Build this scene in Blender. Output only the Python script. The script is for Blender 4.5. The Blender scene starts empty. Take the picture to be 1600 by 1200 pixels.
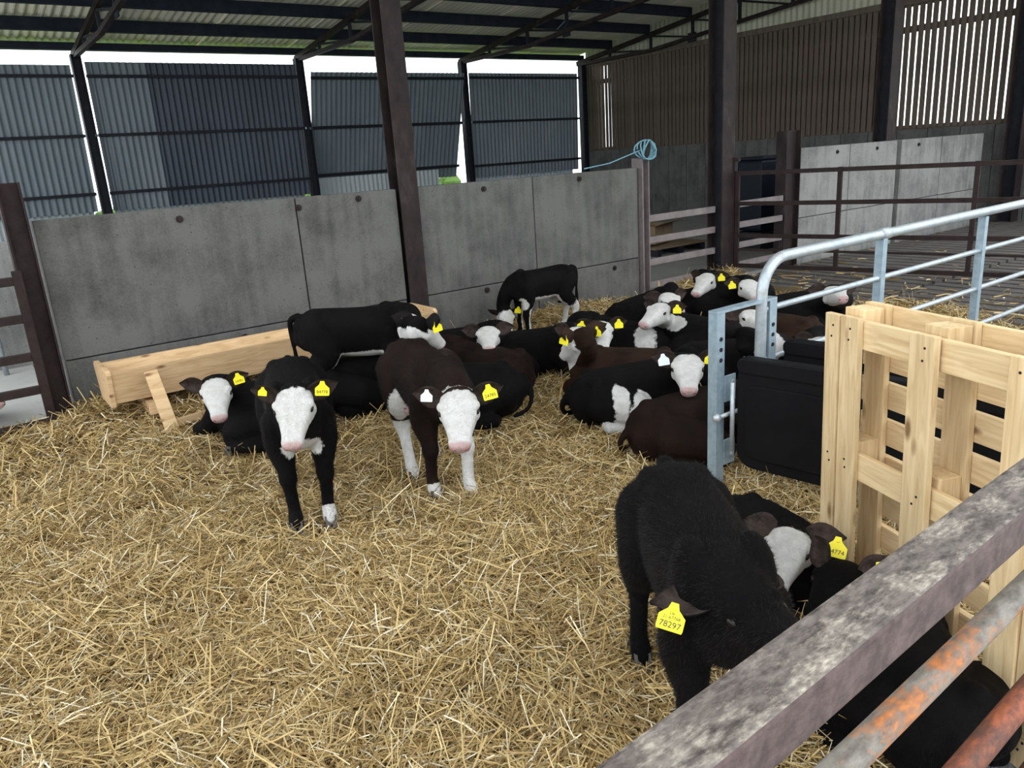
import bpy, bmesh, math, random
import numpy as np
from mathutils import Vector, Matrix
random.seed(7); rng = np.random.default_rng(7)
D = bpy.data; SC = bpy.context.scene; COL = SC.collection

# ------------------------------------------------------------------ camera
FPX = 1204.0; PITCH, ROLL, YAW = [math.radians(a) for a in (16.43, -3.88, 35.7)]; EYE = 1.75
cpi, spi, cro, sro = math.cos(PITCH), math.sin(PITCH), math.cos(ROLL), math.sin(ROLL)
FWD = np.array([0, cpi, -spi]); _r = np.array([1., 0, 0]); _u = np.array([0, spi, cpi])
CR = cro*_r + sro*_u; CU = -sro*_r + cro*_u; CAM = np.array([0, 0, EYE])
cam_d = D.cameras.new('camera'); cam = D.objects.new('camera', cam_d); COL.objects.link(cam)
cam_d.sensor_fit = 'HORIZONTAL'; cam_d.sensor_width = 36; cam_d.lens = FPX/1600*36; cam_d.clip_end = 400; cam_d.clip_start = .05
cam.matrix_world = Matrix(((CR[0], CU[0], -FWD[0], 0), (CR[1], CU[1], -FWD[1], 0), (CR[2], CU[2], -FWD[2], EYE), (0, 0, 0, 1)))
SC.camera = cam

# ------------------------------------------------------------------ sky, exposure
W = D.worlds.new('overcast_sky'); SC.world = W; W.use_nodes = True
wn = W.node_tree.nodes; wl = W.node_tree.links; wn.clear()
wo = wn.new('ShaderNodeOutputWorld'); wb = wn.new('ShaderNodeBackground')
wb.inputs[0].default_value = (.92, .97, 1.0, 1); wb.inputs[1].default_value = 3.0
wl.new(wb.outputs[0], wo.inputs[0])
SC.view_settings.view_transform = 'Standard'; SC.view_settings.look = 'None'
SC.view_settings.gamma = 1; SC.view_settings.use_curve_mapping = False
SC.view_settings.exposure = 0.0
SC.cycles.use_denoising = True; SC.cycles.max_bounces = 8; SC.cycles.diffuse_bounces = 5

# ------------------------------------------------------------------ geometry helpers
D1 = np.array([math.cos(YAW), math.sin(YAW), 0]); D2 = np.array([-math.sin(YAW), math.cos(YAW), 0])
def B(s, t, z=0.): return D1*s + D2*t + np.array([0, 0, z])           # barn coordinates -> world
def ray(x, y): return FWD + (x-800)/FPX*CR - (y-600)/FPX*CU
def gz(x, y, z=0.):                                                      # measured picture point at a known height -> world
    r = ray(x, y); return CAM + r*(z-EYE)/r[2]
def sm(x): x = np.clip(x, 0, 1); return x*x*(3-2*x)

MATS = {}
def nodes_of(name):
    m = D.materials.new(name); m.use_nodes = True; MATS[name] = m
    nt = m.node_tree; b = nt.nodes['Principled BSDF']; return m, nt, b
def N(nt, typ, **kw):
    n = nt.nodes.new(typ)
    for k, v in kw.items():
        if k.startswith('i_'): n.inputs[k[2:].replace('_', ' ')].default_value = v
        else: setattr(n, k, v)
    return n
def ramp(nt, stops):
    r = nt.nodes.new('ShaderNodeValToRGB'); e = r.color_ramp.elements
    while len(e) < len(stops): e.new(.5)
    for k, (p, c) in enumerate(stops): e[k].position = p; e[k].color = (*c, 1)
    return r
def surf(name, c0, c1, scale=6, rough=.7, metal=0, bump=.15, stretch=(1, 1, 1), fine=60, c2=None, spread=.22, spec=.4, coord='Object'):
    m, nt, b = nodes_of(name); L = nt.links.new
    tc = N(nt, 'ShaderNodeTexCoord'); mp = N(nt, 'ShaderNodeMapping'); mp.inputs['Scale'].default_value = stretch
    L(tc.outputs[coord], mp.inputs[0])
    n1 = N(nt, 'ShaderNodeTexNoise', i_Scale=scale, i_Detail=8., i_Roughness=.65); L(mp.outputs[0], n1.inputs['Vector'])
    st = [(.5-spread, c0), (.5+spread, c1)] if c2 is None else [(.5-spread, c0), (.5+spread*.2, c1), (.5+spread*1.1, c2)]
    r = ramp(nt, st); L(n1.outputs[0], r.inputs[0]); L(r.outputs[0], b.inputs['Base Color'])
    n2 = N(nt, 'ShaderNodeTexNoise', i_Scale=float(fine), i_Detail=4.); L(mp.outputs[0], n2.inputs['Vector'])
    bp = N(nt, 'ShaderNodeBump', i_Strength=bump, i_Distance=.01); L(n2.outputs[0], bp.inputs['Height']); L(bp.outputs[0], b.inputs['Normal'])
    b.inputs['Roughness'].default_value = rough; b.inputs['Metallic'].default_value = metal; b.inputs['Specular IOR Level'].default_value = spec
    return m
def concrete_mat(name, c0, c1, pit):
    m, nt, b = nodes_of(name); L = nt.links.new
    tc = N(nt, 'ShaderNodeTexCoord'); oi = N(nt, 'ShaderNodeObjectInfo')
    ad = N(nt, 'ShaderNodeVectorMath', operation='ADD'); cb = N(nt, 'ShaderNodeCombineXYZ'); ml = N(nt, 'ShaderNodeMath', operation='MULTIPLY'); ml.inputs[1].default_value = 30.
    L(oi.outputs['Random'], ml.inputs[0]); L(ml.outputs[0], cb.inputs[0]); L(tc.outputs['Object'], ad.inputs[0]); L(cb.outputs[0], ad.inputs[1])
    n1 = N(nt, 'ShaderNodeTexNoise', i_Scale=2.2, i_Detail=9., i_Roughness=.68); L(ad.outputs[0], n1.inputs['Vector'])
    mp = N(nt, 'ShaderNodeMapping'); mp.inputs['Scale'].default_value = (9, 9, .7); L(ad.outputs[0], mp.inputs[0])
    n2 = N(nt, 'ShaderNodeTexNoise', i_Scale=1.5, i_Detail=5.); L(mp.outputs[0], n2.inputs['Vector'])
    n3 = N(nt, 'ShaderNodeTexNoise', i_Scale=70., i_Detail=3.); L(ad.outputs[0], n3.inputs['Vector'])
    a1 = N(nt, 'ShaderNodeMath', operation='MULTIPLY_ADD'); a1.inputs[1].default_value = .45; L(n2.outputs[0], a1.inputs[0]); L(n1.outputs[0], a1.inputs[2])
    a2 = N(nt, 'ShaderNodeMath', operation='MULTIPLY_ADD'); a2.inputs[1].default_value = .35; L(n3.outputs[0], a2.inputs[0]); L(a1.outputs[0], a2.inputs[2])
    r = ramp(nt, [(.66, c0), (1.0, c1)]); L(a2.outputs[0], r.inputs[0])
    vo = N(nt, 'ShaderNodeTexVoronoi', i_Scale=14.); L(ad.outputs[0], vo.inputs['Vector'])
    k = ramp(nt, [(.05, (1, 1, 1)), (.11, (0, 0, 0))]); L(vo.outputs['Distance'], k.inputs[0])
    mx = N(nt, 'ShaderNodeMix', data_type='RGBA'); L(k.outputs[0], mx.inputs[0]); L(r.outputs[0], mx.inputs[6]); mx.inputs[7].default_value = (*pit, 1); L(mx.outputs[2], b.inputs['Base Color'])
    bp = N(nt, 'ShaderNodeBump', i_Strength=.5, i_Distance=.01); L(a2.outputs[0], bp.inputs['Height']); L(bp.outputs[0], b.inputs['Normal'])
    b.inputs['Roughness'].default_value = .92; b.inputs['Specular IOR Level'].default_value = .2
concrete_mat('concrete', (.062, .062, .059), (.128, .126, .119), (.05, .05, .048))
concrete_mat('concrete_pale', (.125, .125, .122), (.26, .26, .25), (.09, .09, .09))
concrete_mat('concrete_dark', (.06, .06, .06), (.125, .125, .122), (.05, .05, .05))
surf('floor_concrete', (.16, .16, .16), (.27, .27, .26), 2, .8, bump=.3, spread=.3)
surf('yard_concrete', (.42, .42, .41), (.58, .58, .56), 2, .8, bump=.3, spread=.3)
surf('slat_concrete', (.06, .054, .05), (.14, .125, .115), 4, .8, bump=.4, spread=.3)
surf('gravel', (.10, .11, .12), (.36, .36, .36), 45, .9, bump=.9, fine=90, spread=.3)
surf('galv_sheet', (.105, .135, .16), (.16, .19, .215), 1.2, .5, metal=.1, bump=.05, stretch=(1, 1, .4))
surf('dark_sheet', (.025, .036, .055), (.05, .065, .09), 1.2, .5, metal=.1, bump=.05, stretch=(1, 1, .4))
surf('daylit_sheet', (.30, .35, .37), (.42, .46, .48), 1.2, .5, bump=.05, stretch=(1, 1, .4))  # light tone stands in for daylight falling on the outer lower sheets
surf('roof_sheet', (.58, .56, .48), (.72, .69, .58), 1.6, .9, bump=.1, c2=(.72, .70, .44), stretch=(1, .3, 1))
surf('gable_sheet', (.42, .42, .33), (.56, .55, .44), 1.2, .8, bump=.05, stretch=(1, 1, .3))
surf('steel_dark', (.008, .010, .016), (.024, .024, .030), 7, .6, bump=.2, spec=.12)
surf('steel_brown', (.009, .008, .009), (.030, .021, .021), 6, .55, bump=.25, c2=(.06, .05, .05), stretch=(1, 1, .5), spread=.26, spec=.1)
surf('steel_plum', (.12, .095, .095), (.22, .19, .19), 6, .6, bump=.2, stretch=(1, 1, 1))
surf('gate_brown', (.016, .010, .010), (.036, .024, .023), 8, .6, bump=.2, spec=.12)
surf('purlin', (.010, .013, .024), (.026, .03, .042), 4, .7, bump=.1, spec=.1)
surf('galv_tube', (.26, .31, .34), (.42, .46, .49), 16, .42, metal=.5, bump=.1, c2=(.30, .29, .26), spread=.25)
surf('galv_flat', (.20, .28, .34), (.36, .44, .49), 22, .45, metal=.4, bump=.1, spread=.25)
surf('board_wood', (.075, .058, .047), (.16, .125, .10), 5, .9, bump=.3, stretch=(3, 3, .25), fine=40)
surf('black_plastic', (.004, .004, .0045), (.008, .008, .009), 4, .5, bump=.04, spec=.06)
surf('blue_plastic', (.004, .006, .012), (.008, .012, .02), 4, .4, bump=.03, spec=.12)
surf('cardboard', (.13, .09, .055), (.2, .14, .09), 4, .9, bump=.1)
surf('rope_blue', (.10, .25, .32), (.2, .38, .45), 30, .8, bump=.3)
surf('tag_yellow', (.75, .64, .01), (.88, .78, .02), 12, .45, bump=.02)
surf('tag_white', (.62, .70, .74), (.8, .84, .86), 30, .45, bump=.02)
surf('tag_ink', (.02, .02, .02), (.03, .03, .03), 12, .6, bump=.0)
surf('hoof', (.035, .03, .026), (.09, .08, .07), 25, .6, bump=.1)
surf('eye_dark', (.004, .003, .003), (.010, .007, .006), 8, .15, bump=0, spec=.2)
surf('nostril', (.16, .05, .05), (.25, .09, .09), 20, .5, bump=.05)
surf('grass', (.06, .12, .02), (.16, .26, .05), 3, .95, bump=.5)
surf('hedge', (.05, .10, .02), (.12, .22, .05), 2, .95, bump=.6)
surf('orange_twine', (.8, .13, .02), (.9, .2, .04), 20, .7, bump=.1)

def wood(name, a, b_, knots=True):
    m, nt, b = nodes_of(name); L = nt.links.new
    tc = N(nt, 'ShaderNodeTexCoord'); oi = N(nt, 'ShaderNodeObjectInfo')
    ad = N(nt, 'ShaderNodeVectorMath', operation='ADD'); sc = N(nt, 'ShaderNodeVectorMath', operation='SCALE'); sc.inputs['Scale'].default_value = 13.
    cb = N(nt, 'ShaderNodeCombineXYZ'); L(oi.outputs['Random'], cb.inputs[0]); L(oi.outputs['Random'], cb.inputs[1]); L(oi.outputs['Random'], cb.inputs[2])
    L(cb.outputs[0], sc.inputs[0]); L(tc.outputs['Object'], ad.inputs[0]); L(sc.outputs[0], ad.inputs[1])
    mp = N(nt, 'ShaderNodeMapping'); mp.inputs['Scale'].default_value = (2.2, 22, 22); L(ad.outputs[0], mp.inputs[0])
    n1 = N(nt, 'ShaderNodeTexNoise', i_Scale=1.6, i_Detail=6., i_Distortion=1.2); L(mp.outputs[0], n1.inputs['Vector'])
    r = ramp(nt, [(.28, a), (.62, b_)]); L(n1.outputs[0], r.inputs[0])
    mp2 = N(nt, 'ShaderNodeMapping'); mp2.inputs['Scale'].default_value = (3.5, 9, 9); L(ad.outputs[0], mp2.inputs[0])
    vo = N(nt, 'ShaderNodeTexVoronoi', i_Scale=1.0); L(mp2.outputs[0], vo.inputs['Vector'])
    kr = ramp(nt, [(.07, (1, 1, 1)), (.17, (0, 0, 0))]); L(vo.outputs['Distance'], kr.inputs[0])
    mx = N(nt, 'ShaderNodeMix', data_type='RGBA'); L(kr.outputs[0], mx.inputs[0]); L(r.outputs[0], mx.inputs[6]); mx.inputs[7].default_value = (a[0]*.42, a[1]*.34, a[2]*.3, 1)
    n3 = N(nt, 'ShaderNodeTexNoise', i_Scale=2.5, i_Detail=3.); L(ad.outputs[0], n3.inputs['Vector'])
    hs = N(nt, 'ShaderNodeHueSaturation'); mr = N(nt, 'ShaderNodeMapRange'); mr.inputs[3].default_value = .82; mr.inputs[4].default_value = 1.14
    L(oi.outputs['Random'], mr.inputs[0]); L(mr.outputs[0], hs.inputs['Value']); L(mx.outputs[2], hs.inputs['Color']); L(hs.outputs[0], b.inputs['Base Color'])
    bp = N(nt, 'ShaderNodeBump', i_Strength=.2, i_Distance=.004); L(n1.outputs[0], bp.inputs['Height']); L(bp.outputs[0], b.inputs['Normal'])
    b.inputs['Roughness'].default_value = .75; b.inputs['Specular IOR Level'].default_value = .25
wood('pallet_wood', (.50, .34, .17), (.70, .53, .31))
wood('trough_wood', (.44, .28, .14), (.60, .42, .24))

def rust_mat(name, base0, base1, rust0, rust1, lo, hi, stretch):
    m, nt, b = nodes_of(name); L = nt.links.new
    tc = N(nt, 'ShaderNodeTexCoord'); mp = N(nt, 'ShaderNodeMapping'); mp.inputs['Scale'].default_value = stretch; L(tc.outputs['Object'], mp.inputs[0])
    n0 = N(nt, 'ShaderNodeTexNoise', i_Scale=18., i_Detail=8., i_Roughness=.7); L(mp.outputs[0], n0.inputs['Vector'])
    r0 = ramp(nt, [(.35, base0), (.62, base1)]); L(n0.outputs[0], r0.inputs[0])
    n1 = N(nt, 'ShaderNodeTexNoise', i_Scale=5., i_Detail=10., i_Roughness=.72); L(mp.outputs[0], n1.inputs['Vector'])
    k = ramp(nt, [(lo, (0, 0, 0)), (hi, (1, 1, 1))]); L(n1.outputs[0], k.inputs[0])
    n2 = N(nt, 'ShaderNodeTexNoise', i_Scale=40., i_Detail=5.); L(mp.outputs[0], n2.inputs['Vector'])
    r2 = ramp(nt, [(.35, rust0), (.65, rust1)]); L(n2.outputs[0], r2.inputs[0])
    mx = N(nt, 'ShaderNodeMix', data_type='RGBA'); L(k.outputs[0], mx.inputs[0]); L(r0.outputs[0], mx.inputs[6]); L(r2.outputs[0], mx.inputs[7]); L(mx.outputs[2], b.inputs['Base Color'])
    bp = N(nt, 'ShaderNodeBump', i_Strength=.4, i_Distance=.004); L(n2.outputs[0], bp.inputs['Height']); L(bp.outputs[0], b.inputs['Normal'])
    b.inputs['Roughness'].default_value = .65
rust_mat('rail_worn', (.035, .025, .022), (.15, .125, .11), (.22, .19, .16), (.44, .39, .32), .50, .68, (1.6, 3.5, 3.5))
_m = MATS['rail_worn']; _nt = _m.node_tree; _b = _nt.nodes['Principled BSDF']                    # painted brown sides, rubbed dirty top
_src = _b.inputs['Base Color'].links[0].from_socket; _tc = N(_nt, 'ShaderNodeTexCoord'); _sx = N(_nt, 'ShaderNodeSeparateXYZ'); _nt.links.new(_tc.outputs['Normal'], _sx.inputs[0])
_mr = N(_nt, 'ShaderNodeMapRange'); _mr.inputs[1].default_value = .3; _mr.inputs[2].default_value = .85; _nt.links.new(_sx.outputs[2], _mr.inputs[0])
_nz = N(_nt, 'ShaderNodeTexNoise', i_Scale=30., i_Detail=8., i_Roughness=.7); _nt.links.new(_tc.outputs['Object'], _nz.inputs['Vector']); _rp = ramp(_nt, [(.35, (.045, .026, .024)), (.68, (.125, .082, .076))]); _nt.links.new(_nz.outputs[0], _rp.inputs[0])
_mx = N(_nt, 'ShaderNodeMix', data_type='RGBA'); _nt.links.new(_mr.outputs[0], _mx.inputs[0]); _nt.links.new(_rp.outputs[0], _mx.inputs[6]); _nt.links.new(_src, _mx.inputs[7]); _nt.links.new(_mx.outputs[2], _b.inputs['Base Color'])
rust_mat('pipe_rusty', (.10, .085, .07), (.24, .22, .19), (.24, .085, .03), (.46, .17, .055), .49, .60, (1, 2, 2))
rust_mat('pipe_red', (.055, .024, .017), (.10, .042, .028), (.16, .04, .017), (.28, .075, .03), .42, .6, (1, 2, 2))

def straw_mat():
    m, nt, b = nodes_of('straw'); L = nt.links.new
    at = N(nt, 'ShaderNodeAttribute', attribute_name='tint'); L(at.outputs['Color'], b.inputs['Base Color'])
    b.inputs['Roughness'].default_value = .5; b.inputs['Specular IOR Level'].default_value = .35
    m2, nt, b = nodes_of('straw_bed'); L = nt.links.new
    tc = N(nt, 'ShaderNodeTexCoord')
    n1 = N(nt, 'ShaderNodeTexNoise', i_Scale=55., i_Detail=6., i_Distortion=2.5); L(tc.outputs['Object'], n1.inputs['Vector'])
    r = ramp(nt, [(.3, (.05, .030, .011)), (.5, (.13, .083, .032)), (.7, (.24, .165, .07))]); L(n1.outputs[0], r.inputs[0]); L(r.outputs[0], b.inputs['Base Color'])  # bed darker than the stalks: shade of the gaps put into its colour
    bp = N(nt, 'ShaderNodeBump', i_Strength=1., i_Distance=.02); L(n1.outputs[0], bp.inputs['Height']); L(bp.outputs[0], b.inputs['Normal'])
    b.inputs['Roughness'].default_value = .9
straw_mat()

def coat_mat(name, dark, dark2):
    m, nt, b = nodes_of(name); L = nt.links.new
    tc = N(nt, 'ShaderNodeTexCoord')
    aw = N(nt, 'ShaderNodeAttribute', attribute_name='white'); ap = N(nt, 'ShaderNodeAttribute', attribute_name='pink')
    nz = N(nt, 'ShaderNodeTexNoise', i_Scale=28., i_Detail=5., i_Roughness=.7); L(tc.outputs['Object'], nz.inputs['Vector'])
    ma = N(nt, 'ShaderNodeMath', operation='MULTIPLY_ADD'); ma.inputs[1].default_value = .75; L(nz.outputs[0], ma.inputs[0]); L(aw.outputs['Fac'], ma.inputs[2])
    k = ramp(nt, [(.82, (0, 0, 0)), (.94, (1, 1, 1))]); L(ma.outputs[0], k.inputs[0])
    n2 = N(nt, 'ShaderNodeTexNoise', i_Scale=5., i_Detail=4.); L(tc.outputs['Object'], n2.inputs['Vector'])
    rd = ramp(nt, [(.35, dark), (.68, dark2)]); L(n2.outputs[0], rd.inputs[0])
    rw = ramp(nt, [(.3, (.62, .60, .57)), (.6, (.78, .77, .75))]); L(nz.outputs[0], rw.inputs[0])
    mx = N(nt, 'ShaderNodeMix', data_type='RGBA'); L(k.outputs[0], mx.inputs[0]); L(rd.outputs[0], mx.inputs[6]); L(rw.outputs[0], mx.inputs[7])
    m2 = N(nt, 'ShaderNodeMix', data_type='RGBA'); L(ap.outputs['Fac'], m2.inputs[0]); L(mx.outputs[2], m2.inputs[6]); m2.inputs[7].default_value = (.58, .36, .35, 1)
    L(m2.outputs[2], b.inputs['Base Color'])
    mp = N(nt, 'ShaderNodeMapping'); mp.inputs['Scale'].default_value = (1, 1, .55); L(tc.outputs['Object'], mp.inputs[0])
    nf = N(nt, 'ShaderNodeTexNoise', i_Scale=75., i_Detail=6., i_Roughness=.75, i_Distortion=1.5); L(mp.outputs[0], nf.inputs['Vector'])
    bp = N(nt, 'ShaderNodeBump', i_Strength=.9, i_Distance=.02); L(nf.outputs[0], bp.inputs['Height']); L(bp.outputs[0], b.inputs['Normal'])
    b.inputs['Roughness'].default_value = .6; b.inputs['Specular IOR Level'].default_value = .07
coat_mat('coat_black', (.0028, .0026, .003), (.008, .007, .0075))
coat_mat('coat_brownblack', (.009, .0055, .0045), (.026, .014, .011))
coat_mat('coat_brown', (.018, .009, .006), (.045, .022, .014))
surf('ear_black', (.004, .0035, .0035), (.010, .008, .008), 20, .8, spec=.1, bump=.4, fine=120)
surf('ear_brown', (.014, .008, .006), (.035, .018, .012), 20, .8, spec=.1, bump=.4, fine=120)
surf('ear_inner', (.012, .009, .008), (.06, .042, .036), 25, .8, spec=.1, bump=.4, fine=120)
surf('fur_strand', (.003, .003, .0032), (.010, .009, .009), 20, .6, bump=0, spec=.12)

class MB:
    def __init__(s): s.v = []; s.f = []; s.mi = []
    def add(s, vs, fs, mi=0):
        o = len(s.v); s.v += [tuple(map(float, v)) for v in vs]; s.f += [tuple(i+o for i in f) for f in fs]; s.mi += [mi]*len(fs); return s
    def box(s, a, b, bev=0):
        x0, y0, z0 = a; x1, y1, z1 = b
        vs = [(x, y, z) for x in (x0, x1) for y in (y0, y1) for z in (z0, z1)]
        return s.add(vs, [(0, 1, 3, 2), (4, 6, 7, 5), (0, 4, 5, 1), (2, 3, 7, 6), (0, 2, 6, 4), (1, 5, 7, 3)])
    def bar(s, p, q, w, h, up=(0, 0, 1)):                                # rectangular bar from p to q
        p = Vector(p); q = Vector(q); T = (q-p).normalized(); U = Vector(up)
        S = T.cross(U)
        if S.length < 1e-4: S = T.cross(Vector((1, 0, 0)))
        S.normalize(); U = S.cross(T)
        vs = [c + S*a*w/2 + U*b_*h/2 for c in (p, q) for a, b_ in ((-1, -1), (1, -1), (1, 1), (-1, 1))]
        return s.add(vs, [(3, 2, 1, 0), (4, 5, 6, 7), (0, 1, 5, 4), (1, 2, 6, 5), (2, 3, 7, 6), (3, 0, 4, 7)])
    def tube(s, pts, r, n=10, caps=True):
        pts = [Vector(p) for p in pts]; rr = r if hasattr(r, '__len__') else [r]*len(pts)
        prev = None; rings = []
        for i, p in enumerate(pts):
            T = (pts[min(i+1, len(pts)-1)] - pts[max(i-1, 0)]).normalized()
            if prev is None:
                S = T.cross(Vector((0, 0, 1)));
                if S.length < 1e-3: S = T.cross(Vector((1, 0, 0)))
            else: S = prev - T*prev.dot(T)
            S.normalize(); prev = S; U = S.cross(T)
            rings.append([p + (S*math.cos(a) + U*math.sin(a))*rr[i] for a in [2*math.pi*k/n for k in range(n)]])
        vs = [v for R_ in rings for v in R_]; fs = []
        for i in range(len(rings)-1):
            for k in range(n): fs.append((i*n+k, i*n+(k+1) % n, (i+1)*n+(k+1) % n, (i+1)*n+k))
        if caps: fs += [tuple(range(n-1, -1, -1)), tuple((len(rings)-1)*n+k for k in range(n))]
        return s.add(vs, fs)
    def disc(s, c, nrm, r, th, n=14):
        nrm = Vector(nrm).normalized(); return s.tube([Vector(c)-nrm*th/2, Vector(c)+nrm*th/2], r, n)
    def ball(s, c, r, n=10, m=7, axes=None):
        c = np.array(c, float); r = np.broadcast_to(np.array(r, float), 3); A = np.eye(3) if axes is None else np.array(axes)
        vs = []; fs = []
        for i in range(m+1):
            th = math.pi*i/m
            for k in range(n):
                a = 2*math.pi*k/n; l = np.array([math.sin(th)*math.cos(a), math.sin(th)*math.sin(a), math.cos(th)])*r
                vs.append(c + l@A)
        for i in range(m):
            for k in range(n): fs.append((i*n+k, (i+1)*n+k, (i+1)*n+(k+1) % n, i*n+(k+1) % n))
        return s.add(vs, fs)
    def mesh(s, name):
        me = D.meshes.new(name); me.from_pydata(s.v, [], s.f); me.update(); return me
    def build(s, name, mats, parent=None, loc=(0, 0, 0), rz=0, smooth=False, bevel=0, mesh_smooth_angle=None):
        me = s.mesh(name)
        mats = mats if isinstance(mats, (list, tuple)) else [mats]
        for m in mats: me.materials.append(MATS[m])
        if len(mats) > 1: me.polygons.foreach_set('material_index', s.mi)
        if bevel:
            bm = bmesh.new(); bm.from_mesh(me); bmesh.ops.bevel(bm, geom=list(bm.edges), offset=bevel, segments=2, affect='EDGES', profile=.6); bm.to_mesh(me); bm.free()
        if smooth: me.polygons.foreach_set('use_smooth', [True]*len(me.polygons))
        return place(name, me, parent, loc, rz)
def place(name, me, parent=None, loc=(0, 0, 0), rz=0):
    o = D.objects.new(name, me); COL.objects.link(o); o.location = loc; o.rotation_euler[2] = rz
    if parent is not None: o.parent = parent
    return o
def tag(o, label, cat, group=None):
    o['label'] = label; o['category'] = cat
    if group: o['group'] = group
    return o
def struct(o): o['kind'] = 'structure'; return o
def empty(name, loc=(0, 0, 0), rz=0, parent=None):
    o = D.objects.new(name, None); COL.objects.link(o); o.location = loc; o.rotation_euler[2] = rz; o.empty_display_size = .1
    if parent is not None: o.parent = parent
    return o
def barn(name, s, t, z=0): return empty(name, B(s, t, z), YAW)          # an Empty in barn axes: x along the wall, y away from the camera

# straw surface height (world x, y)
_wv = [(rng.uniform(-1, 1, 2)*f, rng.uniform(0, 6.28), a) for f, a in [(1.5, .022), (1.7, .022), (2.6, .018), (3.5, .014), (4.5, .012), (7, .008), (9, .007), (13, .006)]]
_mounds = [(gz(190, 655)[:2], .55, .08), (gz(330, 655)[:2], .5, .04), (gz(1190, 445)[:2], .8, .10), (gz(1080, 450)[:2], .7, .07), (gz(940, 480)[:2], .6, .05), (gz(620, 640)[:2], .5, .05), (gz(30, 690)[:2], .6, .05)]
def H(x, y):
    x = np.asarray(x, float); y = np.asarray(y, float); h = np.zeros_like(x+y)
    for k, ph, a in _wv: h = h + a*np.sin(k[0]*x*1.6 + k[1]*y*1.6 + ph)
    for c, r, a in _mounds: h = h + a*np.exp(-((x-c[0])**2+(y-c[1])**2)/(2*r*r*.5))
    return h

# ------------------------------------------------------------------ ground and floors
g = MB().box((-60, -60, -.6), (60, 60, -.45)).build('floor_field', 'grass'); struct(g)
f = MB().box((-4, -.2, -.4), (16.45, 18.2, -.16)).build('floor', 'floor_concrete', None, (0, 0, 0), YAW); struct(f)
y_ = MB().box((-14, -.20, -.42), (-4.02, 22, -.18)).build('floor_yard', 'yard_concrete', None, (0, 0, 0), YAW); struct(y_)
y_ = MB().box((-14, -24, -.42), (24, -.22, -.17)).build('floor_front', 'yard_concrete', None, (0, 0, 0), YAW); struct(y_)  # unseen front yard, widened and paled to bounce light up to the roof
y_ = MB().box((-4, 6.75, -.155), (.55, 18, -.03)).build('floor_passage', 'yard_concrete', None, (0, 0, 0), YAW); struct(y_)
y_ = MB().box((.55, 6.75, -.155), (16.25, 18, -.03)).build('floor_rear', 'floor_concrete', None, (0, 0, 0), YAW); struct(y_)
y_ = MB().box((-3.5, -.19, -.155), (7.1, .85, -.02)).build('floor_feed_passage', 'gravel', None, (0, 0, 0), YAW); struct(y_)

# slatted floor right of the straw pen
slat_root = MB().box((7.2, -.1, -.155), (16.2, 6.6, -.13)).build('floor_slatted', 'steel_dark', None, (0, 0, 0), YAW); struct(slat_root)
slat_me = None
for k in range(36):
    for j in range(3):
        if slat_me is None:
            mb = MB().box((-.09, 0, 0), (.09, 2.14, .12)); slat_me = mb.mesh('slat'); slat_me.materials.append(MATS['slat_concrete'])
        o = place('slat', slat_me, slat_root, (7.32+k*.25, -.05+j*2.22, -.128))

# ------------------------------------------------------------------ rear concrete wall (pen back)
def concrete_wall(name, spans, t0, t1, z0, zs, mat, bolts=()):
    root = barn(name, 0, 0); struct(root)
    for a, b in spans:
        for lo, hi in zip(zs[:-1], zs[1:]):
            MB().box((a+.006, t0+random.uniform(-.004, .004), lo+.005), (b-.006, t1, hi-.005)).build('concrete_panel', mat, root, bevel=.006)
    for s, z in bolts:
        mb = MB(); mb.disc((s, t0-.008, z), (0, 1, 0), .028, .016); mb.disc((s, t0-.02, z), (0, 1, 0), .012, .02); mb.build('bolt_plate', 'steel_brown', root)
    return root
concrete_wall('wall_back', [(.60, 2.60), (2.60, 3.60), (3.82, 5.24), (5.24, 6.82)], 6.67, 6.82, -.15, (-.15, .47, 1.53), 'concrete',
              [(1.62, 1.44), (2.62, 1.44), (3.2, 1.47), (1.98, .40), (2.75, .40), (4.55, .42), (4.6, 1.45), (5.9, 1.46), (6.4, .40), (5.3, .45)])
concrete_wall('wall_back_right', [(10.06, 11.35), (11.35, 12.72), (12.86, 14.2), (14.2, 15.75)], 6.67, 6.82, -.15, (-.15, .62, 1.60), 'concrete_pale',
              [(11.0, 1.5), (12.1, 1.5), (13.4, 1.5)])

# wall end channel, post and short rail fence between the two concrete walls
def post(name, s, t, z1, w, d_, mat, label, z0=-.15, holes=False):
    r = barn(name, s, t, z0)
    h = z1-z0
    MB().box((-w/2, -d_/2, 0), (-w/2+.014, d_/2, h)).build('flange', mat, r)
    MB().box((w/2-.014, -d_/2, 0), (w/2, d_/2, h)).build('flange', mat, r)
    MB().box((-w/2+.0145, -.01, 0), (w/2-.0145, .01, h)).build('web', mat, r)
    return tag(r, label, 'post')
post('steel_post', 6.90, 6.70, 1.63, .12, .17, 'steel_plum', 'grey-brown steel end post closing the right end of the rear concrete wall')
post('steel_post', 9.84, 6.70, 1.84, .34, .17, 'steel_brown', 'dark steel post at the left end of the pale concrete wall')
post('steel_post', .50, 6.62, 1.80, .15, .15, 'gate_brown', 'dark brown gate post at the left end of the rear concrete wall')
def railfence(name, s0, s1, zs, mat, label):
    r = barn(name, s0, 6.66)
    for z in zs: MB().box((0, -.025, z-.05), (s1-s0, .025, z+.03)).build('rail', mat, r, bevel=.006)
    return tag(r, label, 'fence')
railfence('rail_fence', 6.97, 8.20, (.93, .67, .40, .12), 'steel_plum', 'short run of four grey-brown rails between rear wall end and column')
railfence('rail_fence', 8.46, 9.66, (.95, .68, .41, .15), 'steel_plum', 'four grey-brown rails behind the wide brown gate, right of the column')

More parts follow.
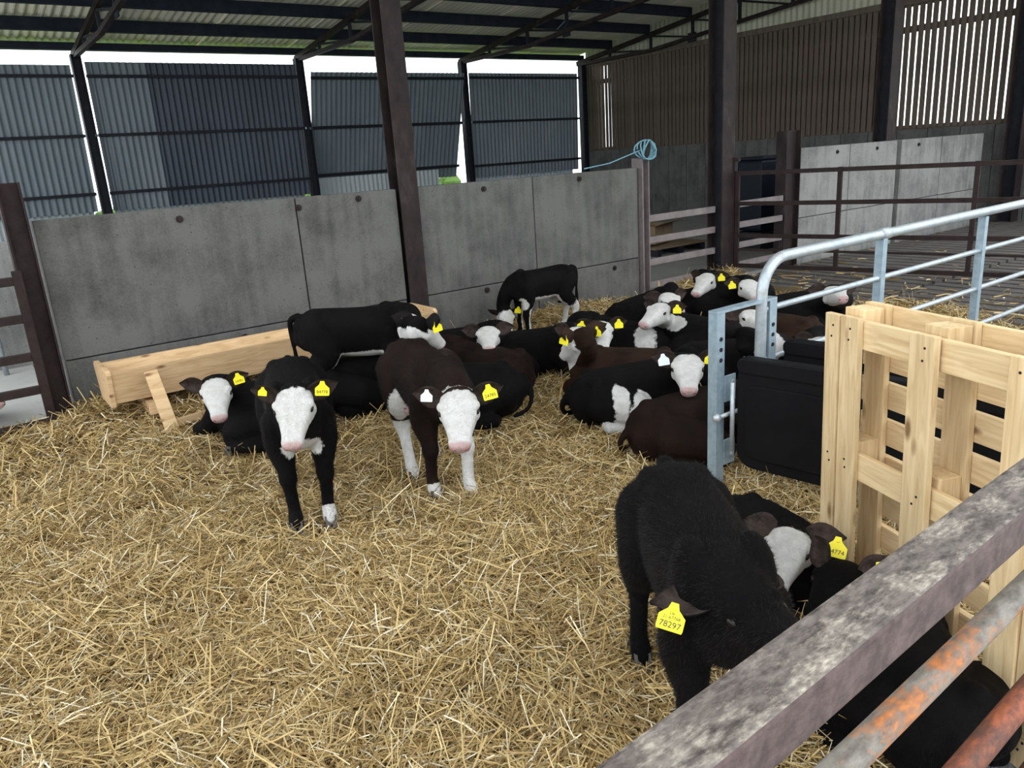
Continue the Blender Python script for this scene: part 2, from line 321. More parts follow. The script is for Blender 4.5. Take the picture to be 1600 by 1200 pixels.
# ------------------------------------------------------------------ columns
def column(s, t, z1, w, label, mat='steel_brown', rot=0):
    r = barn('steel_column', s, t, -.15); h = z1+.15; d_ = w
    MB().box((-w/2, -d_/2, 0), (w/2, -d_/2+.016, h)).build('flange', mat, r)
    MB().box((-w/2, d_/2-.016, 0), (w/2, d_/2, h)).build('flange', mat, r)
    MB().box((-.008, -d_/2+.0165, 0), (.008, d_/2-.0165, h)).build('web', 'steel_dark', r)
    MB().box((-w/2-.05, -d_/2-.05, .10), (w/2+.05, d_/2+.05, .13)).build('base_plate', mat, r)
    return tag(r, label, 'column')
def ZR(t): return 4.46 + .12*(18.2-t)                                   # underside of the roof sheets
column(3.71, 6.72, ZR(6.7)-.3, .20, 'dark steel column set in the rear wall behind the wooden trough')
column(8.33, 6.66, ZR(6.7)-.3, .24, 'scuffed brown steel column where the wide brown gate hangs')
column(12.79, 6.95, ZR(6.9)-.3, .24, 'dark steel column rising behind the pale concrete wall')
column(16.05, 6.25, ZR(6.3)-.3, .26, 'dark steel column in the far right corner by the slatted boards')

# ------------------------------------------------------------------ far side (eave) wall: posts and tilting corrugated panels
def corr_mesh(w, h, pitch, amp, mat, k=6):
    n = int(w/pitch*k); x = np.linspace(0, w, n+1); y = amp*np.sin(2*np.pi*x/pitch)
    mb = MB(); vs = [(a, b, 0) for a, b in zip(x, y)] + [(a, b, h) for a, b in zip(x, y)]
    vs += [(a, b+.004, 0) for a, b in zip(x, y)] + [(a, b+.004, h) for a, b in zip(x, y)]
    m = n+1; fs = [(i, i+1, m+i+1, m+i) for i in range(n)] + [(2*m+i, 3*m+i, 3*m+i+1, 2*m+i+1) for i in range(n)]
    fs += [(m+i, m+i+1, 3*m+i+1, 3*m+i) for i in range(n)] + [(i+1, i, 2*m+i, 2*m+i+1) for i in range(n)]
    mb.add(vs, fs); return mb
wall_far = barn('wall_far', 0, 0); struct(wall_far)
MB().box((-1.5, 18.1, -.3), (16.3, 18.25, .75)).build('plinth', 'concrete', wall_far)
MB().box((-1.5, 18.0, 4.29), (16.3, 18.2, 4.42)).build('eave_beam', 'purlin', wall_far)
for s, lb in ((-1.55, 'dark steel eave post beyond the left edge of the far wall'), (3.0, 'dark steel eave post between the first two corrugated wall panels'), (7.55, 'dark steel eave post between the two-tone and the tilted corrugated panels'), (12.03, 'dark steel eave post right of the tilted corrugated panel'), (16.2, 'dark steel eave post in the far corner beside the slatted boards')):
    r = barn('eave_post', s, 18.0, -.15); tag(r, lb, 'post', None)
    MB().box((-.09, -.09, 0), (-.075, .09, 4.35)).build('flange', 'steel_dark', r); MB().box((.075, -.09, 0), (.09, .09, 4.35)).build('flange', 'steel_dark', r)
    MB().box((-.0745, -.01, 0), (.0745, .01, 4.35)).build('web', 'steel_dark', r)
def vent_panel(s0, s1, ztop, zlow, tilt, sheets, label):
    zm = 2.69; r = barn('wall_panel', (s0+s1)/2, 18.0, zm); w = s1-s0
    r.rotation_euler = (math.radians(tilt), 0, YAW); r.rotation_mode = 'XYZ'
    x = -w/2
    for frac, mat in sheets:
        o = corr_mesh(w*frac+.04*(frac < .5), ztop-zlow, .125, .02, mat).build('corrugated_sheet', mat, r, (x, .03+.006*(mat == 'dark_sheet'), zlow-zm)); x += w*frac
    for z in (3.80, zm, 1.56):
        MB().box((-w/2-.02, -.05, z-zm-.03), (w/2+.02, -.002, z-zm+.03)).build('rail', 'steel_dark', r)
    for sx in (-w/2-.07, w/2+.02): MB().box((sx, -.06, -.025), (sx+.05, .0, .025)).build('pivot', 'galv_flat', r)
    return tag(r, label, 'wall panel', 'corrugated panels of the far wall')
vent_panel(-1.35, 2.86, 4.0, 1.2, 5, [(1, 'galv_sheet')], 'blue-grey corrugated wall panel at the left edge of the barn')
vent_panel(3.14, 7.45, 4.07, 1.2, 2, [(.25, 'galv_sheet'), (.75, 'dark_sheet')], 'two-tone corrugated wall panel, pale strip left and dark navy right')
vent_panel(7.68, 11.86, 3.92, 1.25, 17, [(1, 'galv_sheet')], 'grey corrugated wall panel tilted open behind the left column')
vent_panel(12.20, 16.0, 3.92, 1.25, 2, [(1, 'galv_sheet')], 'blue-grey corrugated wall panel next to the slatted gable')
for a, b in ((-1.4, 2.8), (3.2, 7.4), (7.75, 11.2), (12.2, 15.95)):
    corr_mesh(b-a, .80, .125, .02, 'daylit_sheet').build('lower_sheet', 'daylit_sheet', wall_far, (a, 18.3, .74))

# ------------------------------------------------------------------ gable wall on the right: concrete, slatted boards, corrugated gable
wall_right = barn('wall_right', 16.3, 0); struct(wall_right)
t = 3.0
while t < 18.0:
    t1 = min(t+.62, 18.05); MB().box((0, t+.006, -.15), (.15, t1-.006, 1.74)).build('concrete_panel', 'concrete_dark', wall_right, bevel=.006); t = t1
for z, hgt in ((1.78, .10), (3.64, .12), (4.12, .14)): MB().box((.055, 3.0, z-hgt/2), (.115, 18.05, z+hgt/2)).build('timber_rail', 'board_wood', wall_right)
bme = MB().box((-.012, -.048, 0), (.012, .048, 2.40)).mesh('board'); bme.materials.append(MATS['board_wood'])
bme2 = MB().box((-.012, -.061, 0), (.012, .061, 2.40)).mesh('backing_board'); bme2.materials.append(MATS['board_wood'])
k = 0; t = 5.9
while t < 18.0:
    o = place('board', bme, wall_right, (.035, t, 1.76)); o.rotation_euler[1] = random.uniform(-.004, .004)
    bright = t < 8.62 or 16.9 < t < 17.3
    if not bright: place('backing_board', bme2, wall_right, (.128, t+.088+random.uniform(-.006, .008), 1.76))
    t += .132 + random.uniform(-.006, .006); k += 1
MB().box((-.02, 5.5, 4.08), (.05, 18.05, 4.2)).build('plate', 'board_wood', wall_right)
# upper gable cladding
n = 420; xs = np.linspace(0, 15.0, n+1); mb = MB()
tt = 18.05-xs; vs = [(.10+.012*math.sin(x*2*math.pi/.15), a, 4.16) for x, a in zip(xs, tt)] + [(.10+.012*math.sin(x*2*math.pi/.15), a, ZR(a)+.10) for x, a in zip(xs, tt)]
mb.add(vs, [(i, i+1, n+2+i, n+1+i) for i in range(n)]).build('gable_cladding', 'gable_sheet', wall_right, smooth=False)

# ------------------------------------------------------------------ roof: corrugated sheets, purlins, trusses
ceil = barn('ceiling', 0, 0); struct(ceil)
def roof_sheet_mesh(t0, t1):
    n = 7*6; x = np.linspace(0, 1.04, n+1); zz = .024*np.sin(2*np.pi*x/.1486)
    vs = [(a, t1, ZR(t1)+b+.03) for a, b in zip(x, zz)] + [(a, t0, ZR(t0)+b+.03) for a, b in zip(x, zz)]
    mb = MB(); mb.add(vs, [(i, n+1+i, n+2+i, i+1) for i in range(n)]); me = mb.mesh('roof_sheet'); me.materials.append(MATS['roof_sheet']); return me
rows = [(18.55, 15.55), (15.7, 12.7), (12.85, 9.85), (10.0, 6.0), (6.15, 1.6)]
for ri, (a, b) in enumerate(rows):
    me = roof_sheet_mesh(b, a)
    for k in range(18): place('roof_sheet', me, ceil, (-1.6+k*1.0, 0, .012*(k % 2) + .014*(ri % 2)))
for i, t in enumerate((16.75, 15.33, 13.92, 12.5, 11.1, 9.7, 8.3, 6.9, 5.4, 3.9, 2.4)):
    z = ZR(t)
    r = barn('roof_purlin', -1.6, t, z-.21)
    MB().box((0, -.035, 0), (17.8, .035, .21)).build('web', 'purlin', r); MB().box((0, -.085, -.012), (17.8, .035, -.0005)).build('lip', 'purlin', r)
    nm = ['lowest roof purlin, nearest the far eave', 'second roof purlin up from the far eave', 'third roof purlin up from the far eave', 'fourth roof purlin up from the far eave'][i] if i < 4 else 'dark roof purlin high above the calf pen, row %s from the far eave' % ['five', 'six', 'seven', 'eight', 'nine', 'ten', 'eleven'][i-4]
    tag(r, nm, 'purlin', 'roof purlins')
def truss(s, label):
    r = barn('roof_truss', s, 18.1, 0); top = lambda t: ZR(t)-.27
    bot = lambda t: 4.17 if t > 15.2 else 4.17+.085*(15.2-t)
    def P(t, z): return (0, t-18.1, z)
    MB().bar(P(18.1, top(18.1)), P(6.7, top(6.7)), .10, .10).build('top_chord', 'steel_brown', r)
    MB().bar(P(18.1, bot(18.1)), P(15.2, bot(15.2)), .09, .08).build('bottom_chord', 'steel_brown', r)
    MB().bar(P(15.2, bot(15.2)), P(6.7, bot(6.7)), .09, .08).build('bottom_chord', 'steel_brown', r)
    ts = [16.75, 15.2, 13.8, 12.4, 11.0, 9.6, 8.2]
    for i, t in enumerate(ts):
        MB().bar(P(t, top(t)), P(t, bot(t)), .06, .06, (1, 0, 0)).build('web_strut', 'steel_dark', r)
        if i+1 < len(ts): MB().bar(P(t, top(t)-.04), P(ts[i+1], bot(ts[i+1])), .045, .045, (1, 0, 0)).build('web_brace', 'steel_dark', r)
    MB().box((-.012, -4.4, bot(13.8)-.12), (.012, -4.15, bot(13.8)+.10)).build('gusset_plate', 'steel_dark', r)
    return tag(r, label, 'roof truss', 'roof trusses')
truss(3.0, 'dark lattice roof truss at upper left, over the first eave post')
truss(7.55, 'dark lattice roof truss running behind the left steel column')
truss(12.03, 'dark lattice roof truss in the upper middle of the roof')
truss(16.12, 'dark lattice truss against the pale corrugated gable')
cb = MB().tube([B(12.1, 13.4, 4.75), B(12.2, 13.9, 4.6), B(12.3, 14.6, 4.35), B(12.25, 15.0, 4.25)], .012, 6).build('hanging_cable', 'galv_flat'); tag(cb, 'thin pale cable hanging from the middle roof truss', 'cable')

# ------------------------------------------------------------------ outside
rr = random.Random(3)
for i in range(5):
    mb = MB(); x0 = 2+i*3.4
    for j in range(60):
        mb.ball((rr.uniform(-2, 2), rr.uniform(-.8, .8), rr.uniform(-.3, 1.2)), rr.uniform(.25, .5), 7, 5)
    h = mb.build('hedge_bush', 'hedge', None, B(x0, 27, -.2), YAW, smooth=False)
    tag(h, 'green hedge bush outside, behind the '+['first eave post', 'two-tone wall panel', 'tilted wall panel', 'eave post right of the tilted panel', 'wall panel next to the gable'][i], 'bush', 'hedge outside the barn')

# ------------------------------------------------------------------ gates and barriers
# wide brown gate hung on the second column
g0 = B(8.45, 6.52); g1 = B(9.36, 2.9); gl = float(np.linalg.norm(g1-g0)); gd = (g1-g0)/gl
gr = empty('brown_gate', g0, math.atan2(gd[1], gd[0])); tag(gr, 'wide dark brown tubular gate swung out right of the column', 'gate')
for z, hh in ((1.35, .05), (.97, .05), (.56, .05), (.38, .025), (.17, .05)): MB().box((.05, -.02, z-hh/2), (gl, .02, z+hh/2)).build('rail', 'gate_brown', gr)
for x in (.03, 1.30, 2.72, gl): MB().box((x-.025, -.022, .145), (x+.025, .022, 1.38)).build('upright', 'gate_brown', gr)
MB().box((-.04, -.022, .1), (-.005, .022, 1.55)).build('hinge_bar', 'gate_brown', gr)
MB().box((-.13, -.03, 1.50), (.05, .03, 1.545)).build('hinge_pin', 'gate_brown', gr)
# gate at the left edge
gr = barn('left_gate', .42, 6.50); gr.name = 'brown_gate'; tag(gr, 'dark brown five-bar gate at the left edge beside the wall', 'gate')
for z in (1.13, .86, .58, .33, .07): MB().box((-2.6, -.025, z-.03), (-.03, .025, z+.03)).build('rail', 'gate_brown', gr, bevel=.005)
for x in (-.03, -1.6, -2.63): MB().box((x, -.027, -.02), (x+.06, .027, 1.2)).build('upright', 'gate_brown', gr)
# passage wall and rails beyond the left gate
wl_ = barn('wall_left', -1.5, 9.4); struct(wl_)
for k in range(3): MB().box((-1.2+k*1.2, 0, -.1), (-.02+k*1.2, .15, 1.25)).build('concrete_panel', 'concrete_pale', wl_, bevel=.006)
r = barn('pipe_barrier', -2.2, 9.1); tag(r, 'pale pipe barrier in the passage beyond the left gate', 'barrier')
for z in (.5, .75, 1.0): MB().tube([(0, 0, z), (2.6, 0, z)], .02, 8).build('pipe', 'galv_tube', r, smooth=True)
for x in (.1, 2.5): MB().tube([(x, 0, -.05), (x, 0, 1.05)], .025, 8).build('upright', 'galv_tube', r, smooth=True)

# galvanised bent-tube barrier
r = barn('tube_barrier', 3.42, 2.46); tag(r, 'galvanised tube barrier with a bent end running right past the pallet', 'barrier')
arc = [(.19-.19*math.cos(a), 0, .96+.19*math.sin(a)) for a in np.linspace(0, math.pi/2, 9)]
MB().tube([(0, 0, -.1), (0, 0, .4), (0, 0, .8)] + arc + [(.6, 0, 1.152), (1.2, 0, 1.155), (4.2, 0, 1.17)], .03, 14).build('bent_tube', 'galv_tube', r, smooth=True)
MB().tube([(1.15, 0, 1.156), (1.24, 0, 1.156)], .036, 14).build('sleeve', 'galv_tube', r, smooth=True)
for x in (1.17, 2.52, 3.95):
    mb = MB(); mb.box((x-.024, -.025, -.1), (x+.024, -.017, 1.13)); mb.box((x-.024, -.017, -.1), (x-.017, .025, 1.13)); mb.box((x+.017, -.017, -.1), (x+.024, .025, 1.13)); mb.build('upright', 'galv_flat', r)
for z in (.885, .61, .33): MB().tube([(.02, .0, z), (4.2, 0, z+.015)], .017, 10).build('rail', 'galv_tube', r, smooth=True)

# flat-bar frame with hinge brackets and black panels
r = barn('galvanised_frame', 3.06, 2.44); tag(r, 'galvanised flat-bar frame with bolt holes beside the black panels', 'frame')
def holed(name, x, par):
    mb = MB(); mb.box((x-.03, -.006, -.1), (x+.03, .006, .93)); o = mb.build(name, 'galv_flat', par); MB().box((x-.03, .0065, -.1), (x-.022, .05, .93)).build('flange', 'galv_flat', o)
    for z in (.80, .745, .69):
        MB().disc((x, -.0065, z), (0, 1, 0), .011, .006).build('bolt_hole', 'steel_dark', o)
    return o
holed('upright', 0, r); holed('upright', .43, r)
MB().box((-.03, -.006, .931), (.46, .05, .945)).build('top_bar', 'galv_flat', r)
for z in (.53, .18):
    mb = MB(); mb.box((.031, -.012, z-.07), (.115, -.002, z+.07)); b_ = mb.build('hinge_bracket', 'galv_flat', r, bevel=.002)
    for dz in (-.02, .03): MB().disc((.09, -.016, z+dz), (0, 1, 0), .012, .01, 6).build('bolt', 'galv_tube', b_)
MB().tube([(-.05, -.03, .40), (.14, -.03, .40)], .012, 8).build('latch_rod', 'galv_tube', r, smooth=True)
MB().ball((-.055, -.03, .40), .024, 10, 7).build('latch_knob', 'galv_tube', r, smooth=True)

def rounded_panel(name, p0, p1, z0, z1, th, label):
    a = B(*p0); b = B(*p1); d_ = b-a; Lh = float(np.linalg.norm(d_[:2])); o = empty(name, a, math.atan2(d_[1], d_[0])); rad = .09
    def outline(x0, x1, y0, y1, r_, n=6):
        pts = []
        for cx, cy, a0 in ((x1-r_, y1-r_, 0), (x0+r_, y1-r_, 90), (x0+r_, y0+r_, 180), (x1-r_, y0+r_, 270)):
            for k in range(n+1): t_ = math.radians(a0+90*k/n); pts.append((cx+r_*math.cos(t_), cy+r_*math.sin(t_)))
        return pts
    def slab(x0, x1, ya, yb, r_, f0, f1):
        pts = outline(x0, x1, ya, yb, r_); m = len(pts)
        return MB().add([(x, f0, z) for x, z in pts] + [(x, f1, z) for x, z in pts], [tuple(range(m)), tuple(range(2*m-1, m-1, -1))] + [(i, m+i, m+(i+1) % m, (i+1) % m) for i in range(m)])
    slab(0, Lh, z0, z1, rad, -th/2, th/2).build('panel', 'black_plastic', o, bevel=.008)
    slab(.05, Lh-.05, z0+.06, z1-.13, rad*.7, -th/2-.010, -th/2+.001).build('raised_face', 'black_plastic', o, bevel=.004)
    slab(.0, Lh, z1-.075, z1+.004, .035, -th/2-.012, th/2+.012).build('top_lip', 'black_plastic', o, bevel=.008)
    MB().tube([(-.02, -th/2-.01, z0+.08), (-.02, -th/2-.01, z1-.13)], .012, 8).build('hinge_rod', 'galv_tube', o, smooth=True)
    return tag(o, label, 'panel')
rounded_panel('plastic_panel', (3.12, 2.36), (3.30, 1.10), .13, .71, .05, 'black plastic panel with rounded corners hinged on the galvanised frame')
rounded_panel('plastic_panel', (3.56, 2.40), (3.74, 1.14), .13, .71, .05, 'black plastic panel further back, only its top edge showing')

pp = [o for o in D.objects if o.name == 'plastic_panel'][0]
cu = D.curves.new('lettering', 'FONT'); cu.body = 'I A'; cu.size = .11; to_ = D.objects.new('tmp_l', cu); COL.objects.link(to_)
lm = D.meshes.new_from_object(to_.evaluated_get(bpy.context.evaluated_depsgraph_get())); D.objects.remove(to_); lm.materials.clear(); lm.materials.append(MATS['tag_white'])
lo = place('lettering', lm, pp, (.60, -.0365, .39)); lo.rotation_euler[0] = math.pi/2
# front barrier (near the camera): worn box rail and two rusty pipes
r = barn('front_barrier', .0, .468); r.rotation_euler[2] = YAW+.034; tag(r, 'worn steel barrier with rusty pipes crossing the lower right corner', 'barrier')
o = MB().box((-.6, -.045, 1.02), (4.2, .045, 1.10)).build('top_rail', 'rail_worn', r, bevel=.008); o['label'] = 'worn dark box-section top rail'
o = MB().tube([(-.6, .01, .815), (4.2, .01, .815)], .025, 16).build('pipe', 'pipe_rusty', r, smooth=True); o['label'] = 'galvanised pipe with orange rust patches'
o = MB().tube([(-.6, .01, .49), (4.2, .01, .49)], .028, 16).build('pipe', 'pipe_red', r, smooth=True); o['label'] = 'red-brown rusted pipe'
MB().tube([(-.6, .01, .17), (4.2, .01, .17)], .03, 12).build('pipe', 'pipe_red', r, smooth=True)
for x in (-.58, 3.4): MB().box((x-.05, -.04, -.16), (x+.05, .04, 1.018)).build('upright', 'gate_brown', r)

# ------------------------------------------------------------------ pallet standing on its end
pa = B(2.50, 1.50); pd = B(2.16, .74)-pa; pd /= np.linalg.norm(pd)
pr_ = empty('wooden_pallet', (pa[0], pa[1], -.03), math.atan2(pd[1], pd[0])); tag(pr_, 'pale new wooden pallet standing on edge beside the black panels', 'pallet')
pr_.rotation_euler[1] = math.radians(-2.0)
PW = 1.02
def plank(name, x0, x1, y0, y1, z0, z1):
    # long axis becomes local x of the plank so the grain follows it
    dx, dy, dz = x1-x0, y1-y0, z1-z0
    vert = dz > dx
    if vert:
        mb = MB().box((-dz/2, -dx/2, -dy/2), (dz/2, dx/2, dy/2)); o = mb.build(name, 'pallet_wood', pr_, bevel=.003)
        o.matrix_local = Matrix(((0, 1, 0, (x0+x1)/2), (0, 0, 1, (y0+y1)/2), (1, 0, 0, (z0+z1)/2), (0, 0, 0, 1)))
    else:
        mb = MB().box((-dx/2, -dy/2, -dz/2), (dx/2, dy/2, dz/2)); o = mb.build(name, 'pallet_wood', pr_, bevel=.003); o.location = ((x0+x1)/2, (y0+y1)/2, (z0+z1)/2)
    return o
for x0, x1, dy in ((.0, .075, -.0), (.08, .175, .006), (.43, .535, 0), (.80, .905, 0), (.91, 1.0, .006)):
    o = plank('runner', x0, x1, dy-.001, dy+.022, 0, 1.17)
    for z in (.06, .09, .62, .65, 1.09, 1.13):
        xx = (x0+x1)/2+random.uniform(-.02, .02); MB().disc((z-.585, xx-(x0+x1)/2, -.0125), (0, 0, 1), .004, .003, 6).build('nail', 'steel_dark', o)
for z in (1.06, .58, .02):
    plank('cross_board', .02, PW-.02, .0285, .050, z, z+.10)
    for x0 in (.04, .43, .87): plank('block', x0, x0+.10, .051, .135, z+.005, z+.13)
for x0 in (.04, .43, .87): plank('stringer', x0, x0+.11, .136, .158, 0, 1.20)
for k in range(9): plank('deck_board', 0, PW, .159, .181, .0+k*.137, .0+k*.137+.096)
tw = MB().tube([(.71, .135, 1.0), (.715, .13, .95), (.72, .13, .87)], .004, 5).build('twine', 'orange_twine', pr_); tw['label'] = 'short orange twine'

# ------------------------------------------------------------------ wooden feed trough by the wall
tr = barn('feed_trough', .76, 5.92); tag(tr, 'long pale wooden feed trough on legs along the rear wall', 'trough')
TL = 2.72
def tplank(name, verts_x0, x0, x1, pts):                                  # pts: cross-section polygon (y,z)
    m = len(pts); mb = MB().add([(x0, y, z) for y, z in pts] + [(x1, y, z) for y, z in pts], [tuple(range(m-1, -1, -1)), tuple(range(m, 2*m))] + [(i, (i+1) % m, m+(i+1) % m, m+i) for i in range(m)])
    return mb.build(name, 'trough_wood', tr, bevel=.003)
tplank('front_board', 0, .035, TL-.035, [(.06, .23), (.09, .225), (.03, .47), (0, .47)])
tplank('back_board', 0, .035, TL-.035, [(.38, .225), (.41, .23), (.50, .46), (.47, .46)])
tplank('bottom_board', 0, .035, TL-.035, [(.092, .225), (.378, .225), (.378, .255), (.092, .255)])
for x in (.0, TL-.034): tplank('end_board', 0, x, x+.034, [(.05, .21), (.42, .21), (.51, .46), (.46, .49), (.02, .49), (-.01, .46)])
for x in (.28, TL-.45):
    def leg(p, q):
        return MB().bar(p, q, .09, .035, (0, 1, .4)).build('leg', 'trough_wood', tr, bevel=.003)
    leg((x, -.05, .44), (x+.02, -.42, -.05)); leg((x, .56, .40), (x+.02, .66, -.08)); MB().box((x-.045, .0, .11), (x+.055, .5, .20)).build('leg_brace', 'trough_wood', tr, bevel=.003)
MB().bar((.33, -.3, .10), (1.5, -.25, .16), .03, .05).build('side_stretcher', 'trough_wood', tr)
mb = MB()
for j, (cx, w) in enumerate(((1.62, .05), (1.74, .05), (1.85, .05), (1.99, .06), (2.10, .05))):
    yy = lambda z: .03-(z-.47)*.25*-1*-1
    mb.tube([(cx+w*math.cos(a), .022+(.47-(.385+.04*math.sin(a)))*.245-.026, .385+.04*math.sin(a)) for a in np.linspace(.4, 5.8, 14)], .0025, 4)
mb.build('pencil_mark', 'steel_dark', tr)
# small objects beyond the rails
tk = MB().box((0, 0, 0), (.62, .5, 1.15)).build('water_tank', 'blue_plastic', None, B(11.05, 8.0, .28), YAW, bevel=.04); tag(tk, 'dark blue-black plastic tank behind the rails near the dark post', 'tank')
lidm = MB().box((-.03, -.03, 0), (.65, .53, .05)).build('lid', 'blue_plastic', tk, (0, 0, 1.151), bevel=.012)
st_ = MB().box((0, 0, -.34), (.62, .5, -.02)).build('stand', 'steel_dark', tk)
cbx = empty('cardboard_box', B(9.75, 9.15, .16), YAW+.3); tag(cbx, 'open cardboard box seen low between the rails', 'box')
for a, b in (((0, 0, 0), (.7, .02, .3)), ((0, .45, 0), (.7, .47, .3)), ((0, .021, 0), (.02, .449, .3)), ((.68, .021, 0), (.7, .449, .3)), ((.021, .021, 0), (.679, .449, .02))): MB().box(a, b).build('side', 'cardboard', cbx)
MB().add([(0, 0, .3), (.7, 0, .3), (.72, -.18, .36), (-.02, -.18, .36), (0, .006, .3), (.7, .006, .3), (.72, -.174, .366), (-.02, -.174, .366)], [(0, 1, 2, 3), (7, 6, 5, 4), (0, 4, 5, 1), (1, 5, 6, 2), (2, 6, 7, 3), (3, 7, 4, 0)]).build('flap', 'cardboard', cbx)
cp_ = barn('timber_stand', 9.6, 9.0, -.03); tag(cp_, 'low timber stand under the cardboard box', 'stand')
for k in range(4): MB().box((0, k*.15, .12), (1.3, k*.15+.11, .15)).build('plank', 'cardboard', cp_)
for x in (.05, .6, 1.15): MB().box((x, 0, 0), (x+.09, .55, .119)).build('bearer', 'steel_dark', cp_)
rp = MB(); c0 = np.array([0, 0, 0])
for j in range(5):
    ph = j*1.1; rp.tube([(.09*math.cos(a+ph)*(1+.15*j), .03*math.sin(a*2+ph)+.02*j-.05, .11*math.sin(a+ph)) for a in np.linspace(0, 6.0, 14)], .010, 5)
rpo = rp.build('rope_coil', 'rope_blue', None, B(6.88, 6.58, 1.72), YAW, smooth=True); tag(rpo, 'coil of pale blue rope hung on the post at the end of the rear wall', 'rope')
MB().tube([(-.1, 0, 0), (-.5, .1, -.12), (-.8, .2, -.16)], .007, 5).build('rope_end', 'rope_blue', rpo)

# ------------------------------------------------------------------ calves
def vlerp(a, b, t): return a+(b-a)*t
def nrm(v): v = np.asarray(v, float); return v/np.linalg.norm(v)
def loft(mb, C_, side, RW, RT, RB, n=16, p=2.3):
    """closed tube: centres, side vectors, half widths, heights above and below the centre line"""
    C_ = [np.asarray(c, float) for c in C_]; m = len(C_); vs = []
    for i in range(m):
        T = nrm(C_[min(i+1, m-1)]-C_[max(i-1, 0)]); S = np.asarray(side[i] if np.ndim(side) == 2 else side, float); S = nrm(S - T*(S@T)); U = nrm(np.cross(T, S))
        if U[2] < -0.2 and np.ndim(side) == 1: U = -U
        for k in range(n):
            a = 2*math.pi*k/n; ca, sa = math.cos(a), math.sin(a); e = 2/p
            x = RW[i]*math.copysign(abs(ca)**e, ca); y = math.copysign(abs(sa)**e, sa)*(RT[i] if sa > 0 else RB[i])
            vs.append(C_[i]+S*x+U*y)
    fs = [(i*n+k, i*n+(k+1) % n, (i+1)*n+(k+1) % n, (i+1)*n+k) for i in range(m-1) for k in range(n)]
    fs += [tuple(range(n-1, -1, -1)), tuple((m-1)*n+k for k in range(n))]
    mb.add(vs, fs)
def smooth_path(P, R_, sub=4):
    P = [np.asarray(p, float) for p in P]; out = []; rad = []
    for i in range(len(P)-1):
        p0, p1, p2, p3 = P[max(i-1, 0)], P[i], P[i+1], P[min(i+2, len(P)-1)]
        for j in range(sub):
            t = j/sub; out.append(.5*((2*p1)+(-p0+p2)*t+(2*p0-5*p1+4*p2-p3)*t*t+(-p0+3*p1-3*p2+p3)*t**3)); rad.append(R_[i]*(1-t)+R_[i+1]*t)
    out.append(P[-1]); rad.append(R_[-1]); return out, rad
def limb(mb, P, R_):
    p, r = smooth_path(P, R_); mb.tube([Vector(q) for q in p], r, 12)
    mb.ball(P[0], R_[0], 12, 8); mb.ball(P[-1], R_[-1], 10, 6)

